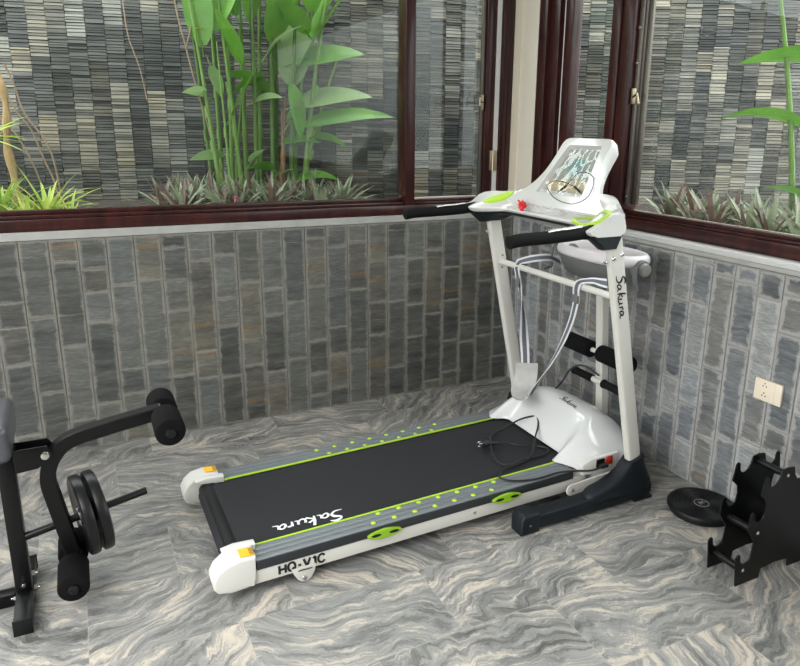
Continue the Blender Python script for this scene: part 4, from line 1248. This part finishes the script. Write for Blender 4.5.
# ================================================================== THINGS ON THE TREADMILL
# massage belt hanging over the crossbar: two webbing straps and a pad
mb = thing('massage_belt', 'grey and white vibration belt with buckles hanging over the treadmill crossbar', 'belt', (-.5, -.95, .15))
ox, oy, oz = -.5, -.95, .15
def loc(p): return (p[0] - ox + .055 * min(1, max(0, (p[2] - .30) / .4)), p[1] - oy, p[2] - oz)
def strap(pts, wdir, w, name, parent=mb):
    """webbing: white edges with dark stripe along the middle"""
    P = [Vector(loc(p)) for p in pts]; Ps = spline(P, 6); m = len(Ps)
    Wd = [Vector(x).normalized() for x in wdir]
    def wat(t):
        k = t * (len(Wd) - 1); a = int(min(k, len(Wd) - 2)); return (Wd[a] * (1 - (k - a)) + Wd[a + 1] * (k - a)).normalized()
    def band(a, b, h0, th):
        bm = NB(); rings = []
        for i, p in enumerate(Ps):
            d = (Ps[min(i + 1, m - 1)] - Ps[max(i - 1, 0)]).normalized(); s_ = wat(i / (m - 1)); s_ = (s_ - d * s_.dot(d)).normalized(); n = d.cross(s_).normalized()
            rings.append([p + s_ * (a * w) - n * th, p + s_ * (b * w) - n * th, p + s_ * (b * w) + n * th, p + s_ * (a * w) + n * th])
        loft(bm, rings); return bm
    o = obj(name, band(-.5, .5, 0, .0014), M_strap, parent, 40)
    obj('dark_stripe', band(-.24, .24, 0, .0022), M_strapD, o, 40)
    return o
YV = (0, 1, 0); XV = (.8, -.6, 0)
strap([(-.265, -.735, .875), (-.34, -.755, .905), (-.44, -.775, .912), (-.520, -.790, .908), (-.548, -.800, .903), (-.562, -.803, .885), (-.558, -.805, .855), (-.545, -.805, .80)], [(.2, .6, 1), (.1, 1, .8), YV, YV], .040, 'webbing_strap')
strap([(-.545, -.805, .80), (-.530, -.81, .72), (-.515, -.82, .64), (-.50, -.83, .55), (-.485, -.84, .47), (-.475, -.845, .41)], [(0, 1, 0), (.7, .7, 0), (1, 0, 0), (.7, -.7, 0), (.5, -.8, 0)], .042, 'webbing_strap')
bm = NB(); box(bm, -.024, .024, -.003, .003, -.022, .022, .002, M=Matrix.Translation(loc((-.556, -.805, .815))) @ Matrix.Rotation(R(70), 4, 'Z')); obj('buckle', bm, M_greyP, mb)
# pad, folded down onto the hood
bm = NB(); rows_ = []
pth = [(-.474, -.85, .425), (-.470, -.855, .38), (-.475, -.86, .34), (-.485, -.865, .315), (-.50, -.885, .302), (-.525, -.92, .304), (-.545, -.96, .312), (-.56, -1.0, .325), (-.57, -1.03, .345)]
Ps = spline([Vector(loc(p)) for p in pth], 4)
rings = []
for i, p in enumerate(Ps):
    t = i / (len(Ps) - 1)
    d = (Ps[min(i + 1, len(Ps) - 1)] - Ps[max(i - 1, 0)]).normalized(); s_ = Vector((.78, -.62, .0)) if t < .5 else Vector((.93, .3, .12)); s_ = (s_ - d * s_.dot(d)).normalized(); n = d.cross(s_)
    w = .105 if t < .5 else .105 - .06 * (t - .5) * 2
    ring = [p + s_ * (w * (k / 6 - .5)) + n * (.005 + .002 * noise.noise(Vector((k, i * .5, 0)))) for k in range(7)] + [p + s_ * (w * (k / 6 - .5)) - n * .005 for k in range(6, -1, -1)]
    rings.append(ring)
loft(bm, rings); obj('belt_pad', bm, M_padg, mb, 60)
strap([(-.435, -1.275, .893), (-.46, -1.27, .898), (-.48, -1.262, .903), (-.50, -1.255, .906), (-.553, -1.25, .905), (-.568, -1.247, .885), (-.566, -1.245, .85), (-.560, -1.24, .82)], [(.2, .6, 1), (.1, 1, .6), YV, YV], .042, 'webbing_strap')
strap([(-.560, -1.24, .82), (-.565, -1.225, .74), (-.572, -1.20, .65), (-.582, -1.17, .56), (-.590, -1.13, .48), (-.590, -1.09, .41), (-.578, -1.05, .355), (-.57, -1.03, .345)], [(.2, 1, 0), (.3, 1, 0), (.6, .8, 0), (1, .3, 0), (.6, .8, 0)], .045, 'webbing_strap')
bm = NB(); box(bm, -.026, .026, -.003, .003, -.016, .016, .002, M=Matrix.Translation(loc((-.569, -1.243, .835))) @ Matrix.Rotation(R(80), 4, 'Z')); obj('buckle', bm, M_greyP, mb)

# black power lead looped on the belt
pc = thing('power_cable', 'black power cable looped on the running belt by the motor cover', 'cable', (-.8, -1.08, .14))
def l2(p, z): return (p[0] + .8, p[1] + 1.08, z - .14)
zb = .1525
cord = [(-.785, -1.069, zb + .018), (-.74, -1.078, zb + .014), (-.70, -1.085, zb + .01), (-.663, -1.115, zb + .006), (-.601, -1.147, zb + .004), (-.572, -1.180, zb + .004), (-.577, -1.213, zb + .004), (-.621, -1.235, zb + .003), (-.671, -1.236, zb + .004), (-.717, -1.233, zb + .004), (-.787, -1.250, zb + .003),
        (-.82, -1.234, zb + .003), (-.828, -1.196, zb + .003), (-.812, -1.135, zb + .010), (-.775, -1.06, zb + .020), (-.739, -.996, zb + .006), (-.69, -.96, zb + .004), (-.63, -.95, zb + .012), (-.565, -.962, zb + .045), (-.505, -.985, zb + .062), (-.50, -1.02, zb + .062), (-.53, -1.065, zb + .045), (-.585, -1.12, zb + .022),
        (-.630, -1.175, zb + .013), (-.668, -1.220, zb + .013), (-.715, -1.252, zb + .012), (-.779, -1.262, zb + .004), (-.839, -1.272, zb + .004), (-.885, -1.305, zb + .003), (-.893, -1.333, zb + .004), (-.868, -1.360, zb + .002), (-.815, -1.383, zb + .002), (-.747, -1.394, zb + .003), (-.660, -1.392, zb + .006), (-.60, -1.407, zb + .006), (-.53, -1.432, zb + .004), (-.485, -1.432, zb + .004), (-.462, -1.428, zb + .004)]
cpts = [l2((a, b), c) for a, b, c in cord]
bm = NB(); tube(bm, cpts, .0042, 8, 5); obj('cable_lead', bm, M_rub, pc)
bm = NB(); cyl(bm, l2((-.825, -1.065), zb + .022), l2((-.79, -1.068), zb + .02), .021, .015, 18, .003); cyl(bm, l2((-.79, -1.068), zb + .02), l2((-.745, -1.077), zb + .015), .010, .006, 14); plg = obj('plug', bm, M_rub, pc)
bm = NB()
for (dy, dz_) in ((.009, .006), (-.009, .006), (0, -.009)):
    cyl(bm, l2((-.825, -1.065 + dy), zb + .022 + dz_), l2((-.843, -1.064 + dy), zb + .022 + dz_), .0026, seg=8)
obj('plug_pin', bm, M_chrome, plg)
bm = NB(); box(bm, *[0] * 0, -.02, .02, -.009, .009, -.008, .008, .003, M=Matrix.Translation(l2((-.455, -1.4285), .160))); obj('connector', bm, M_rub, pc)

# audio lead on the console
ac = thing('audio_cable', 'thin black audio lead with two plugs looped on the console screen', 'cable', (-.5, -1.1, 1.22))
def P3(y, t, h): v = pp(y, t, h); return (v.x - 1.2 + .5, v.y - 1.06 + 1.1, v.z - 1.22)
def up(p): # p in world
    return (p[0] + .5 - .006, p[1] + 1.1, p[2] - 1.22 + .006)
a1 = [(-.484, -1.06, 1.245), (-.47, -1.091, 1.272), (-.455, -1.111, 1.303), (-.444, -1.132, 1.325), (-.440, -1.17, 1.331), (-.448, -1.226, 1.318), (-.467, -1.256, 1.286), (-.495, -1.265, 1.247), (-.516, -1.25, 1.225), (-.53, -1.215, 1.212)]
a2 = [(-.479, -1.204, 1.25), (-.469, -1.142, 1.272), (-.464, -1.071, 1.284), (-.464, -1.0, 1.285), (-.48, -.975, 1.266), (-.497, -1.006, 1.248), (-.518, -1.069, 1.226), (-.528, -1.135, 1.214), (-.531, -1.189, 1.211), (-.53, -1.215, 1.212)]
bm = NB(); tube(bm, [up(p) for p in a1[1:] + a2[::-1][1:-1]], .0016, 8, 5); obj('cable_lead', bm, M_rub, ac)
for (p, q_) in ((a1[1], a1[0]), (a2[1], a2[0])):
    p, q_ = Vector(up(p)), Vector(up(q_)); bm = NB(); d = (q_ - p)
    cyl(bm, p, p + d * .75, .0052, .0045, 12, .001); cyl(bm, p + d * .75, p + d * 1.1, .0018, seg=8); obj('jack_plug', bm, M_rub, ac)

# red safety lanyard bunched on the lip
rl_ = thing('safety_lanyard', 'bunched red safety key cord on the console edge', 'cord', (-.57, -.93, 1.165))
bm = NB(); rd3 = random.Random(2); pts = []
for k in range(46):
    t = k / 45; a = t * 34
    pts.append((-.02 + .012 * math.cos(a * 1.3) + .045 * t - .01, -.035 + .08 * t + .013 * math.sin(a), .016 + .009 * math.sin(a * 1.7) + .004 * math.cos(a * .7) + .012 * t))
tube(bm, pts, .0024, 7, 4); obj('coiled_cord', bm, M_red, rl_)
bm = NB(); cyl(bm, (-.035, -.035, .0), (-.035, -.035, .02), .009, .010, 14, .002); obj('safety_key', bm, M_red, rl_)
# crumpled clear bag on the tray
bg = NB(); rows_ = []
for i in range(20):
    row = []
    for j in range(30):
        x = -.565 + .075 * i / 19; y = -.86 - .32 * j / 29
        base = on_top(min(max(x + 1.2, .64), .75), y + 1.06)
        e = min(i, 19 - i, j, 29 - j) / 5.0; e = min(1, e)
        row.append(bg.verts.new((x + .5, y + 1.1, base + .0015 + e * (.010 + .016 * abs(noise.noise(Vector((i * .35, j * .33, 2)))) + .006 * noise.noise(Vector((i, j, 5)))) - 1.22)))
    rows_.append(row)
for i in range(19):
    for j in range(29): bg.faces.new((rows_[i][j], rows_[i][j + 1], rows_[i + 1][j + 1], rows_[i + 1][j]))
bag = obj('plastic_bag', bg, M_film, None, 25); bag.location = (-.5, -1.1, 1.22)
tag(bag, 'crumpled clear plastic bag lying in the console tray', 'bag')

# ================================================================== WEIGHT BENCH (left)
BY = -1.11
B = thing('weight_bench', 'black steel weight bench with foam rollers at the left edge', 'weight bench', (-2.56, BY, 0))
def bx(x): return x + 2.56
bm = NB(); box(bm, -.024, .022, -.024, .024, .05, .515, .003); obj('front_post', bm, M_blksteel, B)
bm = NB(); box(bm, -.024, .024, -.175, .175, .002, .05, .003); fb = obj('cross_foot', bm, M_blksteel, B)
for s in (-1, 1):
    bm = NB(); box(bm, -.0265, .0265, s * .176 - .004, s * .176 + .004, 0, .0525, .002); obj('foot_cap', bm, M_blk, fb)
bm = NB(); box(bm, -1.25, -.0245, -.022, .022, .003, .045, .003); obj('floor_rail', bm, M_blksteel, B)
bm = NB(); box(bm, -1.20, -.0245, -.022, .022, .495, .540, .003); obj('seat_rail', bm, M_blksteel, B)
bm = NB(); box(bm, -1.22, -1.175, -.024, .024, .045, .495, .003); obj('rear_post', bm, M_blksteel, B)
bm = NB(); box(bm, -1.222, -1.173, -.175, .175, .0, .044, .003); obj('cross_foot', bm, M_blksteel, B)
bm = NB(); box(bm, -1.15, .030, -.14, .14, .5405, .655, .022, 4); obj('seat_pad', bm, M_bench, B)
for (px, py, pz) in ((.0, -.026, .075), (.024, .0, .09), (-.024, -.02, .03), (.024, .01, .03)):
    bm = NB(); d = Vector((0, -1, 0)) if py < -.022 else Vector((1 if px > 0 else -1, 0, 0))
    p = Vector((px, py, pz)); cyl(bm, p, p + d * .009, .009, .008, 6); cyl(bm, p + d * .009, p + d * .016, .004, seg=10); obj('hex_bolt', bm, M_chrome, B)
# U bracket
bm = NB()
for s in (-1, 1):
    prism(bm, [(.0225, .46), (.085, .465), (.108, .482), (.128, .50), (.128, .515), (.115, .535), (.0225, .535)], s * .031 - .003, s * .031 + .003, .001)
box(bm, .0225, .0275, -.028, .028, .46, .535)
ub = obj('pivot_bracket', bm, M_blksteel, B)
bm = NB(); cyl(bm, (.108, -.035, .505), (.108, -.043, .505), .014, .012, 20, .002); cyl(bm, (.108, -.034, .505), (.108, .04, .505), .006, seg=10); obj('pivot_bolt', bm, M_chrome, ub)
# leg developer lever
bm = NB()
sweep_rect(bm, [(.450, 0, .578), (.40, 0, .570), (.33, 0, .560), (.26, 0, .548), (.205, 0, .538), (.160, 0, .520), (.128, 0, .485), (.110, 0, .445), (.105, 0, .40), (.112, 0, .35), (.122, 0, .29), (.134, 0, .22), (.145, 0, .155), (.150, 0, .12)], (0, 1, 0), .0225, .0225, 5, True, .003)
lv = obj('leg_lever', bm, M_blksteel, B, 30)
bm = NB(); box(bm, .448, .453, -.02, .02, .558, .598, .001); obj('tube_plug', bm, M_greyP, lv)
for (x, z, nm) in ((.463, .566, 'upper'), (.145, .105, 'lower')):
    bm = NB(); cyl(bm, (x, -.175, z), (x, .145, z), .011, seg=14); ab = obj('roller_axle', bm, M_blksteel, lv)
    for s in (-1, 1):
        bm = NB(); cyl(bm, (x, s * .027, z), (x, s * .165 if s < 0 else .135, z), .046, seg=32, bev=.007)
        ro = obj('foam_roller', bm, M_foam, ab)
        bm = NB(); cyl(bm, (x, s * .1645 if s < 0 else .1345, z), (x, s * .178 if s < 0 else .148, z), .017, .015, 18, .003); obj('roller_cap', bm, M_blk, ro)
# weight horn
h0 = Vector((.02, -.012, .232)); h1 = Vector((.388, .060, .270))
bm = NB(); cyl(bm, h0, h1, .0125, seg=20, bev=.002); obj('weight_horn', bm, M_blksteel, lv)
bm = NB(); cyl(bm, Vector((.128, .009, .2432)), Vector((.152, .0137, .2456)), .024, seg=20, bev=.002); obj('horn_collar', bm, M_blksteel, lv)
# two weight plates on the horn
for k in range(2):
    c0 = h0 + (h1 - h0).normalized() * (.158 + k * .041)
    wp = thing('weight_plate', ('black weight plate on the bench horn, nearer the lever' if k == 0 else 'black weight plate on the bench horn, outer of the pair'), 'weight plate', tuple(Vector((-2.56, BY, 0)) + c0), 0, None)
    d = (h1 - h0).normalized(); a, b = frame_from(d)
    def ring(r, s): return [d * s + a * (r * math.cos(2 * PI * j / 48)) + b * (r * math.sin(2 * PI * j / 48)) for j in range(48)]
    bm = NB(); loft(bm, [ring(.0135, 0.004), ring(.034, .002), ring(.036, .006), ring(.10, .006), ring(.118, .001), ring(.126, .0), ring(.134, .004), ring(.136, .012), ring(.136, .024), ring(.134, .031), ring(.126, .035), ring(.114, .034), ring(.10, .028), ring(.036, .028), ring(.034, .034), ring(.0135, .032), ring(.0135, .004)], cap=False)
    obj('plate_disc', bm, M_blk if False else mat('gloss black enamelled iron', (.006, .006, .0065), .35, spec=.35, var=.1) if k == 0 else bpy.data.materials['gloss black enamelled iron'], wp, 35)
    bm = NB()
    for j in range(48):
        pass
    vr1 = ring(.033, .0015); vr2 = ring(.024, .0015)
    loft(bm, [ring(.022, .0012), ring(.030, .0008), ring(.030, .003), ring(.022, .003), ring(.022, .0012)], cap=False); obj('hub_ring', bm, M_chrome, wp)

# ================================================================== DUMBBELL RACK (right)
D = thing('dumbbell_rack', 'small black steel dumbbell rack with empty cradles in the lower right corner', 'dumbbell rack', (-.222, -2.012, 0), R(0))
def arc(cx, cz, r, a0, a1, n=8): return [(cx + r * math.cos(R(a0 + (a1 - a0) * k / n)), cz + r * math.sin(R(a0 + (a1 - a0) * k / n))) for k in range(n + 1)]
half = [(.075, .0), (.078, .035), (0.0, .040)]
right = [(.0, .040), (.072, .034), (.076, .0), (.192, .0), (.206, .112), (.197, .122), (.188, .120), (.184, .104)] + arc(.158, .104, .026, -10, -170, 6) + [(.130, .112), (.126, .150), (.165, .205), (.160, .262), (.151, .270), (.142, .262)] \
    + arc(.116, .252, .025, 0, -170, 6) + [(.088, .272), (.094, .300), (.122, .325), (.112, .385), (.103, .392), (.094, .386)] + arc(.068, .372, .025, 0, -160, 6) + [(.038, .372), (.030, .400), (.0, .404)]
poly = right + [(-x, z) for x, z in reversed(right[1:-1])]
poly = poly
for k, y in enumerate((-.058, .058)):
    bm = NB(); prism(bm, poly, y - .0025, y + .0025)
    pl = obj('side_plate', bm, M_blksteel, D, 30)
for (x, z) in ((-.165, .055), (.165, .055), (-.115, .185), (.115, .185), (.0, .375)):
    bm = NB(); cyl(bm, (x, -.0552, z), (x, .0552, z), .013, seg=20); cb = obj('spacer_tube', bm, M_blksteel, D)
    for s in (-1, 1):
        bm = NB(); cyl(bm, (x, s * .0606, z), (x, s * .0645, z), .0075, .005, 14, .001); obj('dome_screw', bm, M_chrome, cb)

# ================================================================== TWIST DISC
W = thing('twist_disc', 'round black waist twisting disc on the floor by the right wall', 'twist disc', (-.140, -1.672, 0))
def circ(r, z, n=64): return [Vector((r * math.cos(2 * PI * j / n), r * math.sin(2 * PI * j / n), z)) for j in range(n)]
bm = NB(); loft(bm, [circ(.118, 0), circ(.124, .004), circ(.124, .014), circ(.12, .018)]); obj('base_disc', bm, M_blk, W)
bm = NB(); loft(bm, [circ(.128, .0185), circ(.133, .021), circ(.134, .030), circ(.131, .036), circ(.124, .0385), circ(.118, .037), circ(.035, .037), circ(.032, .0375)]); td = obj('turntable', bm, M_blk, W)
bm = NB()
for rr_ in range(8):
    r_ = .044 + rr_ * .0098; n = int(2 * PI * r_ / .0088)
    for j in range(n):
        a = 2 * PI * j / n + rr_ * .3; x, y = r_ * math.cos(a), r_ * math.sin(a)
        v = [bm.verts.new((x + q * math.cos(b + a), y + q * math.sin(b + a), z)) for z, q in ((.0368, .0034), (.0398, .0020)) for b in (0, PI / 2, PI, 3 * PI / 2)]
        bm.faces.new(v[4:])
        for k in range(4): bm.faces.new((v[k], v[(k + 1) % 4], v[4 + (k + 1) % 4], v[4 + k]))
o = obj('massage_nubs', bm, M_blk, td, None); o['kind'] = 'stuff'
bm = NB(); loft(bm, [circ(.030, .0376, 32), circ(.030, .0388, 32), circ(.027, .0388, 32), circ(.027, .0376, 32)], cap=False)
ribbon(bm, [(-.012, -.008, .0378), (-.004, .012, .0378), (.0, -.006, .0378)], (.002, .0025, .002), (0, 0, 1)); ribbon(bm, [(.0, -.006, .0378), (.008, .010, .0378), (.014, -.004, .0378)], (.002, .0025, .002), (0, 0, 1))
obj('centre_emblem', bm, M_greyL, td, None)

# ================================================================== LIGHT
w = bpy.data.worlds.new('overcast sky'); scene.world = w; w.use_nodes = True
N = w.node_tree.nodes; L = w.node_tree.links
bgn = N['Background']
tc = N.new('ShaderNodeTexCoord'); sp = N.new('ShaderNodeSeparateXYZ'); L.new(tc.outputs['Generated'], sp.inputs[0])
rp = N.new('ShaderNodeValToRGB'); L.new(sp.outputs[2], rp.inputs[0])
rp.color_ramp.elements[0].position = 0.0; rp.color_ramp.elements[0].color = (.35, .37, .37, 1)
rp.color_ramp.elements[1].position = .5; rp.color_ramp.elements[1].color = (1.0, 1.02, 1.04, 1)
L.new(rp.outputs[0], bgn.inputs[0]); bgn.inputs['Strength'].default_value = 5.6

def area(name, loc_, rot, sx_, sy_, power, col=(1, 1, 1)):
    l = bpy.data.lights.new(name, 'AREA'); l.shape = 'RECTANGLE'; l.size = sx_; l.size_y = sy_; l.energy = power; l.color = col
    o = bpy.data.objects.new(name, l); C.objects.link(o); o.location = loc_; o.rotation_euler = rot
    return o
# daylight through the big openings on the left and behind, and the ceiling lamp
area('window_light', (RX0 + .02, -2.9, 1.35), (0, R(-90), 0), 2.0, 4.4, 48, (1.0, 1.0, 1.0))
area('ceiling_light', (-3.75, -3.1, CEIL - .03), (0, 0, 0), 1.4, 1.8, 85, (1.0, .985, .96))

# ================================================================== CAMERA
F, PX, PYc = 691.83, 432.45, 306.93
yaw, pit, rol = .474754, .254450, -.0160486
fw = Vector((math.sin(yaw) * math.cos(pit), math.cos(yaw) * math.cos(pit), -math.sin(pit)))
r0 = Vector((math.cos(yaw), -math.sin(yaw), 0)); d0 = fw.cross(r0)
rv = r0 * math.cos(rol) + d0 * math.sin(rol); dv = -r0 * math.sin(rol) + d0 * math.cos(rol)
cam = bpy.data.cameras.new('camera'); co = bpy.data.objects.new('camera', cam); C.objects.link(co)
Mc = Matrix(((rv.x, -dv.x, -fw.x), (rv.y, -dv.y, -fw.y), (rv.z, -dv.z, -fw.z))).to_4x4()
Mc.translation = Vector((-2.28527, -3.41787, 1.504384))
co.matrix_world = Mc
cam.sensor_width = 36; cam.lens = F * 36 / 800; cam.shift_x = (400 - PX) / 800; cam.shift_y = (PYc - 333) / 800
cam.clip_start = .02; cam.clip_end = 60
scene.camera = co
